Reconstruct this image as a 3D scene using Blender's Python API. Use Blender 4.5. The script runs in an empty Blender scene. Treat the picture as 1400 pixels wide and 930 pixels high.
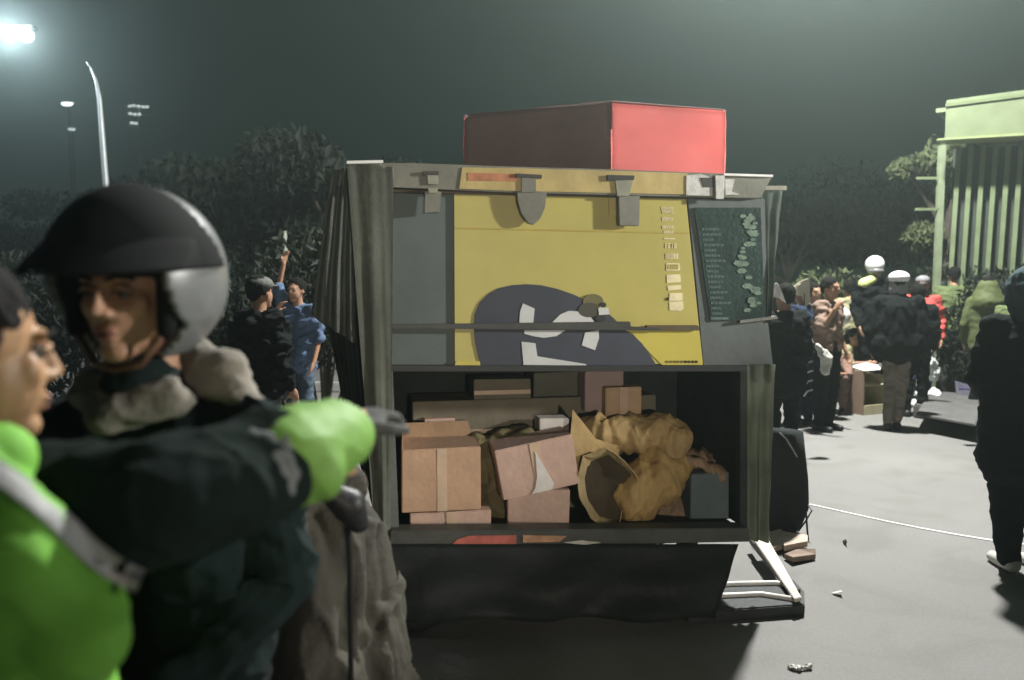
import bpy, bmesh, math, random
import numpy as np
from math import radians, sin, cos, pi
from mathutils import Vector, Matrix, Euler, noise
from mathutils.bvhtree import BVHTree
random.seed(7)
scn = bpy.context.scene
COL = scn.collection

# ---------------------------------------------------------------- camera
FPX = 1050.0; TH = radians(4.09); CAM = Vector((0, 0, 1.6))
cd = bpy.data.cameras.new("camera"); cam = bpy.data.objects.new("camera", cd); COL.objects.link(cam)
cam.location = CAM; cam.rotation_euler = (radians(90) - TH, 0, 0)
cd.lens = 27.0; cd.sensor_width = 36.0; cd.sensor_fit = 'HORIZONTAL'; cd.clip_start = 0.02; cd.clip_end = 600
cd.dof.use_dof = True; cd.dof.focus_distance = 4.2; cd.dof.aperture_fstop = 1.9
scn.camera = cam

# ---------------------------------------------------------------- world, view
w = bpy.data.worlds.new("World"); scn.world = w; w.use_nodes = True
nt = w.node_tree; bg = nt.nodes["Background"]
tc = nt.nodes.new("ShaderNodeTexCoord"); sp = nt.nodes.new("ShaderNodeSeparateXYZ")
rp = nt.nodes.new("ShaderNodeValToRGB")
nt.links.new(tc.outputs["Generated"], sp.inputs[0]); nt.links.new(sp.outputs["Z"], rp.inputs[0])
rp.color_ramp.elements[0].position = 0.0; rp.color_ramp.elements[0].color = (0.014, 0.024, 0.020, 1)
rp.color_ramp.elements[1].position = 0.7; rp.color_ramp.elements[1].color = (0.012, 0.020, 0.018, 1)
nt.links.new(rp.outputs[0], bg.inputs[0]); bg.inputs[1].default_value = 1.0
scn.view_settings.view_transform = 'Standard'; scn.view_settings.look = 'None'
scn.view_settings.exposure = 0.0; scn.view_settings.gamma = 1.0
scn.cycles.volume_bounces = 0; scn.cycles.max_bounces = 5; scn.cycles.diffuse_bounces = 3
scn.cycles.use_denoising = True; scn.cycles.sample_clamp_indirect = 4
scn.cycles.volume_step_rate = 4

# ---------------------------------------------------------------- lamps
def lamp(name, kind, loc, power, color, radius=0.2, target=None, size=None, blend=0.5):
    l = bpy.data.lights.new(name, kind); l.energy = power; l.color = color; l.shadow_soft_size = radius
    o = bpy.data.objects.new(name, l); COL.objects.link(o); o.location = loc
    if target is not None:
        o.rotation_euler = (Vector(target) - Vector(loc)).to_track_quat('-Z', 'Y').to_euler()
    if size: l.spot_size = radians(size); l.spot_blend = blend
    return o
lamp("street_flood_light", 'POINT', (3.5, 8.2, 7.8), 9000, (1.0, 1.0, 0.965), 0.22)
lamp("front_fill_spot", 'SPOT', (1.5, -5.0, 1.65), 950, (1.0, 0.88, 0.74), 0.12, (0.45, 3.5, 1.40), 25, 0.55)  # added unseen front fill that brightens the bay and banner
lamp("side_fill_spot", 'SPOT', (8.0, 1.3, 3.0), 3800, (1.0, 0.98, 0.93), 0.2, (0.0, 2.7, 2.35), 31, 0.5)  # added unseen side fill for the bag's right face and the helmet

# ---------------------------------------------------------------- helpers: pixels of the survey photo to metres
def ray(px, py):
    x = (px - 700) / FPX; u = (465 - py) / FPX
    return Vector((x, cos(TH) + u * sin(TH), -sin(TH) + u * cos(TH)))
def P(px, py, d): r = ray(px, py); return CAM + r * (d / r.y)
def G(px, py, z=0.0): r = ray(px, py); return CAM + r * ((z - CAM.z) / r.z)
A0 = Vector((-0.73, 3.4, 0)); AY = radians(10)
EX = Vector((cos(AY), sin(AY), 0)); EY = Vector((-sin(AY), cos(AY), 0))
def Cc(px, py, v=0.0):
    r = ray(px, py); t = (v - (CAM - A0).dot(EY)) / r.dot(EY); p = CAM + r * t - A0
    return Vector((p.dot(EX), v, p.z))
def Cw(l): return A0 + EX * l[0] + EY * l[1] + Vector((0, 0, l[2]))

# ---------------------------------------------------------------- materials
MATS = {}
def mat(name, col, rough=0.8, var=0.25, scale=6.0, bump=0.15, metal=0.0, spec=0.4, col2=None, bscale=None, trans=0.0, coat=0.0, emit=None, es=0):
    if name in MATS: return MATS[name]
    m = bpy.data.materials.new(name); m.use_nodes = True; MATS[name] = m
    n = m.node_tree; b = n.nodes["Principled BSDF"]
    b.inputs["Roughness"].default_value = rough; b.inputs["Metallic"].default_value = metal
    b.inputs["Specular IOR Level"].default_value = spec
    b.inputs["Coat Weight"].default_value = coat
    t = n.nodes.new("ShaderNodeTexCoord"); nz = n.nodes.new("ShaderNodeTexNoise")
    nz.inputs["Scale"].default_value = scale; nz.inputs["Detail"].default_value = 5; nz.inputs["Roughness"].default_value = 0.6
    n.links.new(t.outputs["Object"], nz.inputs["Vector"])
    r = n.nodes.new("ShaderNodeValToRGB")
    c2 = col2 or tuple(max(0, c * (1 + var)) for c in col); c1 = tuple(c * (1 - var) for c in col)
    r.color_ramp.elements[0].position = 0.32; r.color_ramp.elements[0].color = (*c1, 1)
    r.color_ramp.elements[1].position = 0.68; r.color_ramp.elements[1].color = (*c2, 1)
    n.links.new(nz.outputs["Fac"], r.inputs[0]); n.links.new(r.outputs[0], b.inputs["Base Color"])
    if bump:
        nb = n.nodes.new("ShaderNodeTexNoise"); nb.inputs["Scale"].default_value = bscale or scale * 6; nb.inputs["Detail"].default_value = 4
        n.links.new(t.outputs["Object"], nb.inputs["Vector"])
        bp = n.nodes.new("ShaderNodeBump"); bp.inputs["Strength"].default_value = bump; bp.inputs["Distance"].default_value = 0.02
        n.links.new(nb.outputs["Fac"], bp.inputs["Height"]); n.links.new(bp.outputs[0], b.inputs["Normal"])
    if emit: b.inputs["Emission Color"].default_value = (*emit, 1); b.inputs["Emission Strength"].default_value = es
    if trans:
        tr = n.nodes.new("ShaderNodeBsdfTranslucent"); n.links.new(r.outputs[0], tr.inputs[0])
        mx = n.nodes.new("ShaderNodeMixShader"); mx.inputs[0].default_value = trans
        n.links.new(b.outputs[0], mx.inputs[1]); n.links.new(tr.outputs[0], mx.inputs[2])
        n.links.new(mx.outputs[0], n.nodes["Material Output"].inputs[0])
    return m

# ---------------------------------------------------------------- object helpers
def link(name, me, m=None, parent=None, smooth=False):
    o = bpy.data.objects.new(name, me); COL.objects.link(o)
    if m is not None and not me.materials: me.materials.append(m)
    if parent is not None: o.parent = parent
    if smooth: me.shade_smooth()
    return o
def tag(o, label=None, cat=None, group=None, kind=None):
    if label: o["label"] = label
    if cat: o["category"] = cat
    if group: o["group"] = group
    if kind: o["kind"] = kind
    return o
def thing(name, label, cat, loc=(0, 0, 0), rz=0.0, group=None):
    o = bpy.data.objects.new(name, None); COL.objects.link(o); o.location = loc; o.rotation_euler = (0, 0, rz)
    o.empty_display_size = 0.2
    return tag(o, label, cat, group)
def tomesh(bm, name="m"):
    bmesh.ops.recalc_face_normals(bm, faces=bm.faces)
    me = bpy.data.meshes.new(name); bm.to_mesh(me); bm.free(); return me
def prism(pts, off, bev=0.0):
    """closed prism: loop of 3-D points pushed by off"""
    bm = bmesh.new(); off = Vector(off)
    a = [bm.verts.new(Vector(p)) for p in pts]; b = [bm.verts.new(Vector(p) + off) for p in pts]
    bm.faces.new(a); bm.faces.new(b[::-1]); n = len(a)
    for i in range(n): bm.faces.new((a[i], b[i], b[(i + 1) % n], a[(i + 1) % n]))
    if bev: bmesh.ops.bevel(bm, geom=bm.edges[:], offset=bev, segments=2, affect='EDGES', clamp_overlap=True)
    return tomesh(bm)
def box(c, s, bev=0.0, rot=None, jitter=0.0, bm=None, seg=2):
    own = bm is None
    if own: bm = bmesh.new()
    M = Matrix.Translation(c) @ (Euler(rot).to_matrix().to_4x4() if rot else Matrix()) @ Matrix.Diagonal((*s, 1))
    r = bmesh.ops.create_cube(bm, size=1.0, matrix=M)
    if jitter:
        for v in r["verts"]: v.co += Vector([random.uniform(-jitter, jitter) for _ in range(3)])
    if own:
        if bev: bmesh.ops.bevel(bm, geom=bm.edges[:], offset=bev, segments=seg, affect='EDGES', clamp_overlap=True)
        return tomesh(bm)
def tube(pts, rads, seg=10, bm=None, caps=True):
    own = bm is None
    if own: bm = bmesh.new()
    pts = [Vector(p) for p in pts]
    if not hasattr(rads, '__len__'): rads = [rads] * len(pts)
    rings = []; up = Vector((0, 0, 1))
    for i, p in enumerate(pts):
        t = (pts[min(i + 1, len(pts) - 1)] - pts[max(i - 1, 0)]).normalized()
        if abs(t.dot(up)) > 0.9: u = t.cross(Vector((1, 0, 0))).normalized()
        else: u = t.cross(up).normalized()
        v = t.cross(u)
        rings.append([bm.verts.new(p + (u * cos(2 * pi * k / seg) + v * sin(2 * pi * k / seg)) * rads[i]) for k in range(seg)])
    for a, b in zip(rings, rings[1:]):
        for k in range(seg): bm.faces.new((a[k], a[(k + 1) % seg], b[(k + 1) % seg], b[k]))
    if caps: bm.faces.new(rings[0][::-1]); bm.faces.new(rings[-1])
    if own: return tomesh(bm)
def torus(c, R, r, axis='Y', seg=28, sub=10, bm=None):
    own = bm is None
    if own: bm = bmesh.new()
    c = Vector(c); rings = []
    for i in range(seg):
        a = 2 * pi * i / seg; d = Vector((cos(a), 0, sin(a))); q = Vector((0, 1, 0))
        rings.append([bm.verts.new(c + d * (R + r * cos(2 * pi * k / sub)) + q * r * sin(2 * pi * k / sub)) for k in range(sub)])
    for i in range(seg):
        a, b = rings[i], rings[(i + 1) % seg]
        for k in range(sub): bm.faces.new((a[k], a[(k + 1) % sub], b[(k + 1) % sub], b[k]))
    if own: return tomesh(bm)
# primitives for the remeshed soft bodies
def ell(c, r, M=None): return ('e', Vector(c), r, M)
def cap(p0, r0, p1, r1): return ('c', Vector(p0), r0, Vector(p1), r1)
def xf(prims, M):
    out = []
    for q in prims:
        if q[0] == 'e':
            out.append(('e', M @ q[1], q[2], (M.to_3x3().normalized() @ (q[3] if q[3] is not None else Matrix.Identity(3)))))
        else: out.append(('c', M @ q[1], q[2], M @ q[3], q[4]))
    return out
def blob(prims, voxel=0.012, smooth=6, disp=None, mods=None):
    V, F, base = [], [], 0
    NS = 16
    for q in prims:
        if q[0] == 'e':
            R = np.array(q[3]) if q[3] is not None else np.eye(3)
            lat = [(cos(t), sin(t)) for t in [-pi / 2 + pi * i / 12 for i in range(13)]]
            ax = [(Vector((0, 0, 0)), c_, s_) for c_, s_ in lat]; S_ = np.array(q[2]); c0 = np.array(q[1])
            ring = [[np.array((c_ * cos(2 * pi * k / NS), c_ * sin(2 * pi * k / NS), s_)) for k in range(NS)] for _, c_, s_ in ax[1:-1]]
            poles = [np.array((0, 0, -1.)), np.array((0, 0, 1.))]
            ring = [[R @ (p * S_) + c0 for p in r_] for r_ in ring]; poles = [R @ (p * S_) + c0 for p in poles]
        else:
            p0, r0, p1, r1 = q[1:]; d = p1 - p0
            if d.length < 1e-4: d = Vector((0, 0, 1e-4))
            z = d.normalized(); x = z.orthogonal().normalized(); y = z.cross(x)
            X, Y, Z, P0, P1 = (np.array(v) for v in (x, y, z, p0, p1)); ring = []
            for t in (-1.2, -.8, -.4, 0): ring.append([P0 + r0 * (cos(t) * (X * cos(2 * pi * k / NS) + Y * sin(2 * pi * k / NS)) + sin(t) * Z) for k in range(NS)])
            for t in (0, .4, .8, 1.2): ring.append([P1 + r1 * (cos(t) * (X * cos(2 * pi * k / NS) + Y * sin(2 * pi * k / NS)) + sin(t) * Z) for k in range(NS)])
            poles = [P0 - r0 * Z, P1 + r1 * Z]
        for r_ in ring: V.extend(r_)
        nr = len(ring); V.extend(poles); ip = base + nr * NS
        for j in range(nr - 1):
            for k in range(NS): F.append((base + j * NS + k, base + j * NS + (k + 1) % NS, base + (j + 1) * NS + (k + 1) % NS, base + (j + 1) * NS + k))
        for k in range(NS): F.append((ip, base + (k + 1) % NS, base + k)); F.append((ip + 1, base + (nr - 1) * NS + k, base + (nr - 1) * NS + (k + 1) % NS))
        base = ip + 2
    me = bpy.data.meshes.new("t"); me.from_pydata([tuple(v) for v in V], [], F); o = bpy.data.objects.new("tmp", me); COL.objects.link(o)
    md = o.modifiers.new("r", 'REMESH'); md.mode = 'VOXEL'; md.voxel_size = voxel; md.adaptivity = 0
    if smooth: s = o.modifiers.new("s", 'SMOOTH'); s.factor = 0.5; s.iterations = smooth
    dg = bpy.context.evaluated_depsgraph_get()
    res = bpy.data.meshes.new_from_object(o.evaluated_get(dg)); bpy.data.objects.remove(o); bpy.data.meshes.remove(me)
    if disp or mods:
        n = len(res.vertices); co = np.empty(n * 3, np.float32); no = np.empty(n * 3, np.float32)
        res.vertices.foreach_get("co", co); res.vertex_normals.foreach_get("vector", no)
        co = co.reshape(-1, 3).astype(float); no = no.reshape(-1, 3); d = np.zeros(n)
        if disp:
            a, s, st = disp; q = co * np.array([s * st[0], s * st[1], s * st[2]])
            def wob(q, ph):
                w1 = q @ np.array([[1.0, .4, -.3], [-.35, 1.05, .5], [.3, -.55, 1.1]]).T + ph
                w2 = q[:, [1, 2, 0]] * 1.31 + 1.7 + ph
                return np.sin(w1[:, 0] * 2.1 + 1.3 * np.sin(w2[:, 0] * 1.7)) * np.sin(w1[:, 1] * 1.9 + 1.1 * np.sin(w2[:, 1] * 1.3)) * .6 + .4 * np.sin(w1[:, 2] * 2.7 + 1.5 * np.sin(w2[:, 2] * 1.9))
            d += a * .8 * (wob(q, .3) + .5 * wob(q * 2.2, 4.1) - 1.1 * np.sqrt(np.abs(wob(q * 1.2, 7.7)) + 1e-4) + .68 + .22 * wob(q * 4.3, 2.2))
        if mods:
            for (mc, sg, dep) in mods:
                d += dep * np.exp(-((co - np.array(mc)) ** 2).sum(1) / (2 * sg * sg))
        co += no * d[:, None]; res.vertices.foreach_set("co", co.astype(np.float32).ravel()); res.update()
    res.shade_smooth(); return res
def ellobj(name, c, r, m, parent, R=None, sub=2):
    bm = bmesh.new(); bmesh.ops.create_uvsphere(bm, u_segments=16, v_segments=12, radius=1.0,
        matrix=Matrix.Translation(c) @ ((R.to_4x4()) if R is not None else Matrix()) @ Matrix.Diagonal((*r, 1)))
    return link(name, tomesh(bm), m, parent, True)

# ---------------------------------------------------------------- ground
def ground_mat():
    m = bpy.data.materials.new("asphalt"); m.use_nodes = True; n = m.node_tree; b = n.nodes["Principled BSDF"]
    b.inputs["Roughness"].default_value = 0.75
    t = n.nodes.new("ShaderNodeTexCoord")
    a = n.nodes.new("ShaderNodeTexNoise"); a.inputs["Scale"].default_value = 0.45; a.inputs["Detail"].default_value = 6
    c = n.nodes.new("ShaderNodeTexNoise"); c.inputs["Scale"].default_value = 60; c.inputs["Detail"].default_value = 6; c.inputs["Roughness"].default_value = 0.75
    for q in (a, c): n.links.new(t.outputs["Object"], q.inputs["Vector"])
    r = n.nodes.new("ShaderNodeValToRGB"); r.color_ramp.elements[0].position = .3; r.color_ramp.elements[1].position = .7
    r.color_ramp.elements[0].color = (.165, .160, .150, 1); r.color_ramp.elements[1].color = (.225, .220, .208, 1)
    n.links.new(a.outputs["Fac"], r.inputs[0])
    mx = n.nodes.new("ShaderNodeMix"); mx.data_type = 'RGBA'; mx.blend_type = 'MULTIPLY'; mx.inputs["Factor"].default_value = 0.55
    r2 = n.nodes.new("ShaderNodeValToRGB"); r2.color_ramp.elements[0].position = .3; r2.color_ramp.elements[0].color = (.6, .6, .6, 1); r2.color_ramp.elements[1].position = .62
    n.links.new(c.outputs["Fac"], r2.inputs[0]); n.links.new(r.outputs[0], mx.inputs[6]); n.links.new(r2.outputs[0], mx.inputs[7])
    st = n.nodes.new("ShaderNodeTexNoise"); st.inputs["Scale"].default_value = 1.7; st.inputs["Detail"].default_value = 8; st.inputs["Distortion"].default_value = 1.2
    n.links.new(t.outputs["Object"], st.inputs["Vector"]); r3 = n.nodes.new("ShaderNodeValToRGB"); r3.color_ramp.elements[0].position = .33; r3.color_ramp.elements[0].color = (.72, .71, .68, 1); r3.color_ramp.elements[1].position = .52
    n.links.new(st.outputs["Fac"], r3.inputs[0]); m2 = n.nodes.new("ShaderNodeMix"); m2.data_type = 'RGBA'; m2.blend_type = 'MULTIPLY'; m2.inputs["Factor"].default_value = .5
    n.links.new(mx.outputs[2], m2.inputs[6]); n.links.new(r3.outputs[0], m2.inputs[7]); n.links.new(m2.outputs[2], b.inputs["Base Color"])
    bp = n.nodes.new("ShaderNodeBump"); bp.inputs["Strength"].default_value = .35; bp.inputs["Distance"].default_value = .006
    n.links.new(c.outputs["Fac"], bp.inputs["Height"]); n.links.new(bp.outputs[0], b.inputs["Normal"])
    return m
bm = bmesh.new(); bmesh.ops.create_grid(bm, x_segments=40, y_segments=40, size=150, matrix=Matrix.Translation((0, 60, 0)))
tag(link("asphalt_ground", tomesh(bm), ground_mat()), kind="structure")
WHITEP = mat("road_paint", (.62, .62, .60), .7, .12, 9, .1)
# thin curved painted line
pts = [(1090, 686), (1120, 692), (1160, 701), (1210, 712), (1260, 722), (1310, 731), (1360, 739), (1420, 746), (1500, 752), (1640, 760)]
bm = bmesh.new(); prev = None
for i, p in enumerate(pts):
    c = G(*p, z=.004); q = G(p[0], p[1] + 1, z=.004); d = Vector((0.0, 1.0, 0)); wd = .017
    a, b = bm.verts.new(c + d * wd), bm.verts.new(c - d * wd)
    if prev: bm.faces.new((prev[0], prev[1], b, a))
    prev = (a, b)
tag(link("painted_line", tomesh(bm), WHITEP), kind="structure")
# kerbed pavement behind the crowd
k0 = G(1125, 532); 
bm = bmesh.new(); box((8.0, 15.6, .06), (22, 8.0, .12), bm=bm)
tag(link("pavement", tomesh(bm), mat("pavement_concrete", (.17, .17, .15), .85, .3, 2, .3)), kind="structure")
for i in range(16):
    o = link("kerb_stone", box((-2.4 + i * 1.3, 11.5, .07), (1.28, .2, .14), .015), mat("kerb_concrete", (.30, .30, .28), .85, .2, 4, .3)); tag(o, kind="structure")

# ---------------------------------------------------------------- cargo cart
CANV = mat("grey_green_canvas", (.16, .17, .135), .85, .2, 5, .25)
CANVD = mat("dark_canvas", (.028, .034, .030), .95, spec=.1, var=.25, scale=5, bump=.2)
PANEL = mat("grey_panel", (.085, .105, .10), .6, .15, 3, .08)
RAIL = mat("olive_rail", (.16, .16, .125), .6, .2, 7, .12)
YEL = mat("mustard_vinyl", (.40, .345, .09), .45, .08, 2.5, .06)
NAVY = mat("navy_print", (.032, .037, .052), .6, .12, 4, .05)
WHT = mat("white_print", (.50, .51, .50), .6, .1, 6, .05)
CREAM = mat("cream_print", (.66, .58, .34), .6, .15, 12, .05)
BLK = mat("black_plastic", (.012, .014, .014), .5, .2, 6, .1)
GREYM = mat("grey_metal", (.20, .20, .175), .4, .2, 8, .1, metal=.5)
BRN = mat("brown_bar_strip", (.09, .065, .03), .7, .2, 8, .1)  # plain brown for the short right-hand cross bar
cart = thing("cargo_cart", "tall grey canvas cargo cart with a mustard yellow banner, its open bay full of parcels", "cargo cart", A0, AY)
def fpoly(name, pix, v, th, m, parent=cart, bev=0.0, label=None):
    """polygon on the cart's face at depth v, thickness th going inwards"""
    o = link(name, prism([Cc(x, y, v) for x, y in pix], (0, th, 0), bev), m, parent)
    if label: o["label"] = label
    return o
def lbox(name, u0, u1, v0, v1, z0, z1, m, bev=.004, parent=cart):
    return link(name, box(((u0 + u1) / 2, (v0 + v1) / 2, (z0 + z1) / 2), (u1 - u0, v1 - v0, z1 - z0), bev), m, parent)
zt = Cc(760, 231).z; zb = Cc(760, 735).z; zsh = Cc(760, 503).z
UL = Cc(533, 500).x; UR = Cc(1020, 600).x
# shell
lbox("roof", .02, 1.95, .02, .95, zt - .06, zt - .02, RAIL)
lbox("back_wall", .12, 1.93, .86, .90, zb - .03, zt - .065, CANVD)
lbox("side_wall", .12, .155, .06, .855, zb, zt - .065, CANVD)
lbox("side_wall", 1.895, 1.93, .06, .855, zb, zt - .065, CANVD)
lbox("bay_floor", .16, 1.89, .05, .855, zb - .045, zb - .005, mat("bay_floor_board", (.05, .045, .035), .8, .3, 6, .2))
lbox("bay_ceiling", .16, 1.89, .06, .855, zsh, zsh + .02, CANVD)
# front: header rail
fpoly("header_rail", [(472, 222), (560, 223), (700, 228), (850, 232), (1057, 240), (1040, 271), (940, 269), (700, 263), (536, 256), (480, 256)], -.035, .055, RAIL, bev=.004)
fpoly("roof_edge_trim", [(474, 220), (524, 219), (520, 223), (474, 224)], -.06, .08, mat("bare_aluminium", (.8, .8, .78), .35, .1, 9, .05))
fpoly("roof_edge_trim", [(990, 237), (1057, 239), (1057, 242), (990, 240)], -.06, .06, MATS["bare_aluminium"])
fpoly("header_banner", [(632, 229), (700, 230), (850, 234), (940, 237), (940, 266), (700, 261), (628, 258)], -.043, .006, mat("ochre_vinyl", (.40, .31, .12), .5, .2, 5, .1))
fpoly("sticker", [(640, 236), (707, 238), (707, 248), (640, 247)], -.047, .003, mat("faded_orange", (.42, .17, .08), .6, .3, 14, .1))
# left corner canvas curtain (pleated)
def curtain(name, topl, topr, botl, botr, v, m, folds=5, amp=.02, nz=24, nx=48, parent=cart):
    bm = bmesh.new(); G2 = []
    for j in range(nz + 1):
        t = j / nz; l = Cc(topl[0] + (botl[0] - topl[0]) * t, topl[1] + (botl[1] - topl[1]) * t, v); r = Cc(topr[0] + (botr[0] - topr[0]) * t, topr[1] + (botr[1] - topr[1]) * t, v)
        row = []
        for i in range(nx + 1):
            s = i / nx; p = l.lerp(r, s)
            p.y += amp * sin(s * folds * 2 * pi + .8 * sin(t * 3)) * (.35 + .65 * t) + .012 * noise.noise(Vector((s * 5, t * 4, folds)))
            row.append(bm.verts.new(p))
        G2.append(row)
    for j in range(nz):
        for i in range(nx): bm.faces.new((G2[j][i], G2[j][i + 1], G2[j + 1][i + 1], G2[j + 1][i]))
    bmesh.ops.solidify(bm, geom=bm.faces[:], thickness=.006)
    o = link(name, tomesh(bm), m, parent, True); return o
curtain("corner_curtain", (474, 224), (538, 228), (514, 758), (534, 760), -.05, CANV, 1.2, .014)
curtain("side_curtain", (452, 235), (484, 226), (425, 432), (486, 470), .10, mat("pale_canvas", (.17, .185, .16), .85, .2, 5, .2), 3, .035)
curtain("side_curtain", (440, 400), (486, 400), (470, 560), (512, 700), .16, CANVD, 3, .03)
# upper fascia
fpoly("upper_panel", [(533, 258), (948, 268), (968, 502), (531, 502)], .03, .02, PANEL, bev=.003)
fpoly("panel_trim", [(533, 257), (537, 257), (531, 502), (527, 502)], .0, .03, RAIL)
fpoly("yellow_banner", [(621, 263), (700, 264), (938, 272), (945, 340), (953, 420), (961, 497), (622, 501)], .012, .012, YEL)
fpoly("banner_seam", [(622, 311), (942, 318), (942, 320), (622, 313)], .009, .003, mat("mustard_seam", (.36, .28, .05), .6, .1, 5, .05))
fpoly("banner_hem", [(862, 453), (955, 453), (961, 499), (905, 499), (888, 482)], .008, .004, mat("mustard_hem", (.47, .40, .07), .45, .08, 3, .05))
fpoly("banner_hem", [(624, 494), (656, 494), (657, 500), (621, 501)], .004, .008, MATS["mustard_hem"])
fpoly("header_gap_strip", [(536, 259), (940, 268), (940, 272), (536, 263)], -.012, .02, mat("gap_strip_brown", (.05, .03, .015), .7, .2, 8, .1))  # dark brown strip along the lower edge of the header
logo = fpoly("logo_disc", [(657, 500), (650, 470), (648, 450), (649, 430), (656, 414), (668, 402), (682, 394), (700, 390), (720, 388.5), (740, 390), (762, 395), (785, 403), (806, 413), (826, 424), (840, 436), (851, 449), (866, 458), (878, 470), (888, 484), (896, 497), (897, 500)], .004, .008, NAVY, bev=.001)
for q in ([(715, 415), (731, 422), (729, 442), (710, 442), (711, 426)],
          [(754, 442), (766, 430), (778, 425), (791, 426), (805, 430.5), (812, 439.5), (803, 450), (798, 443), (790, 440), (776, 442)],
          [(716.5, 451.6), (773, 451.6), (761, 459.6), (744, 462), (730, 460), (717, 456.5)],
          [(800, 455), (818.5, 451.6), (819, 462.5), (813.6, 479), (795.4, 472.3)],
          [(713, 467.4), (732, 469.4), (734.7, 487.3), (801.5, 498), (801.5, 499.8), (715.8, 499)]):
    fpoly("logo_mark", q, .000, .004, WHT)
# little emblem above the logo
def disc(cx, cy, rx, ry, n=18): return [(cx + rx * cos(2 * pi * k / n), cy + ry * sin(2 * pi * k / n)) for k in range(n)]
em = fpoly("emblem", disc(811, 412, 14, 10), .000, .009, mat("olive_print", (.12, .11, .04), .6, .2, 9, .05))
fpoly("emblem_mark", disc(806, 424, 15, 10), -.002, .008, mat("dark_olive_print", (.05, .045, .03), .6, .2, 9, .05), parent=em)
fpoly("emblem_mark", disc(825, 417, 4, 3.5), -.006, .004, BLK, parent=em)
fpoly("emblem_mark", [(818, 421), (832, 421), (833, 430), (819, 431)], -.006, .004, WHT, parent=em)
fpoly("emblem_mark", disc(821, 435, 7, 5), -.004, .004, BLK, parent=em)
# cross bars
fpoly("cross_bar", [(527, 444), (850, 440), (862, 440), (862, 447), (905, 449), (905, 452), (527, 449)], -.03, .03, mat("bar_paint", (.035, .037, .033), .5, .2, 6, .1), bev=.002)
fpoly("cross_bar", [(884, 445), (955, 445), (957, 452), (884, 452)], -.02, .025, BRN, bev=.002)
# lettering column: cream characters one above another
def strokes(x0, y0, x1, y1, kind):
    """rows of small characters, as bars of thickness 2 mm"""
    wd, ht = x1 - x0, y1 - y0; out = []
    if kind == 'E':
        n = 4; cw = wd / n
        for k in range(n):
            a = x0 + k * cw; b = a + cw * .74
            if k == 2: out.append((a + cw * .25, y0, a + cw * .5, y1)); continue
            out.append((a, y0, a + cw * .24, y1))
            for yy in (0, .42, .84): out.append((a + cw * .24, y0 + ht * yy, b, y0 + ht * (yy + .16)))
    elif kind == 'H':
        n = 5; cw = wd / n
        for k in range(n):
            a = x0 + k * cw
            out.append((a, y0, a + cw * .28, y1)); out.append((a + cw * .5, y0, a + cw * .78, y1)); out.append((a + cw * .28, y0 + ht * random.choice((.1, .42, .8)), a + cw * .5, y0 + ht * .16 + ht * random.choice((.3, .45, .84))))
    elif kind == 'L':
        for k in range(3): out.append((x0 + random.uniform(0, .1) * wd, y0 + ht * (k / 3 + .03), x1 - random.uniform(0, .1) * wd, y0 + ht * (k / 3 + .18)))
        for k in range(5): out.append((x0 + wd * (k / 5 + .04), y0, x0 + wd * (k / 5 + .12), y1))
    elif kind == 'R': out.append((x0, y0, x1, y1))
    return out
def printed(name, rows, v, m, th=.002, parent=cart, slant=.0):
    bm = bmesh.new()
    for (x0, y0, x1, y1, kd) in rows:
        for s in strokes(x0, y0, x1, y1, kd):
            if s[2] <= s[0] or s[3] <= s[1]: continue
            q = [Cc(s[0], s[1], v), Cc(s[2], s[1] + (s[2] - s[0]) * slant, v), Cc(s[2], s[3] + (s[2] - s[0]) * slant, v), Cc(s[0], s[3], v)]
            a = [bm.verts.new(p) for p in q]; b = [bm.verts.new(p + Vector((0, th, 0))) for p in q]
            bm.faces.new(a); bm.faces.new(b[::-1])
            for i in range(4): bm.faces.new((a[i], b[i], b[(i + 1) % 4], a[(i + 1) % 4]))
    return link(name, tomesh(bm), m, parent)
for row in ((903.5, 283, 920.5, 287, 'L'), (905, 288, 921, 292, 'L'), (905, 297, 921, 302, 'L'), (905, 308.5, 921, 313, 'L'), (907, 315.5, 921.5, 319.5, 'L'), (908, 325.5, 923, 327.2, 'R'),
            (909.5, 333, 926, 339.5, 'E'), (910, 346.5, 928, 354.5, 'H')):
    printed("character", [row], .0085, CREAM, slant=.02)
for q in ([(911, 360), (929, 360), (930, 370), (911, 370)], [(911.5, 376), (930, 375), (931, 386), (912, 387)], [(912.5, 391), (931, 389.5), (931.5, 395.5), (913.5, 397.5)], [(915.5, 401), (933, 400.5), (933.5, 411), (915, 411.5)], [(915, 413), (934, 412), (934.5, 422), (931, 425), (915.5, 424.5)]):
    fpoly("character_patch", q, .0085, .003, CREAM)
printed("character", [(913, 361.5, 928, 368.5, 'H')], .0065, YEL)
fpoly("rivet", disc(913, 409, 1.8, 2.4, 8), .006, .005, BLK)
for i in range(9): printed("small_print", [(910 + i * 5, 493.2, 913.6 + i * 5 + (i % 3) * .3, 496.4, 'H' if i > 3 else 'L')], .0055, mat("ink", (.03, .03, .02), .7) if i > 4 else mat("faint_ink", (.16, .14, .03), .7))
fpoly("sticker", [(832, 268), (845, 269), (847, 296), (833, 294)], .006, .004, mat("pale_sticker", (.42, .33, .12), .6, .15, 10, .05))
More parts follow.
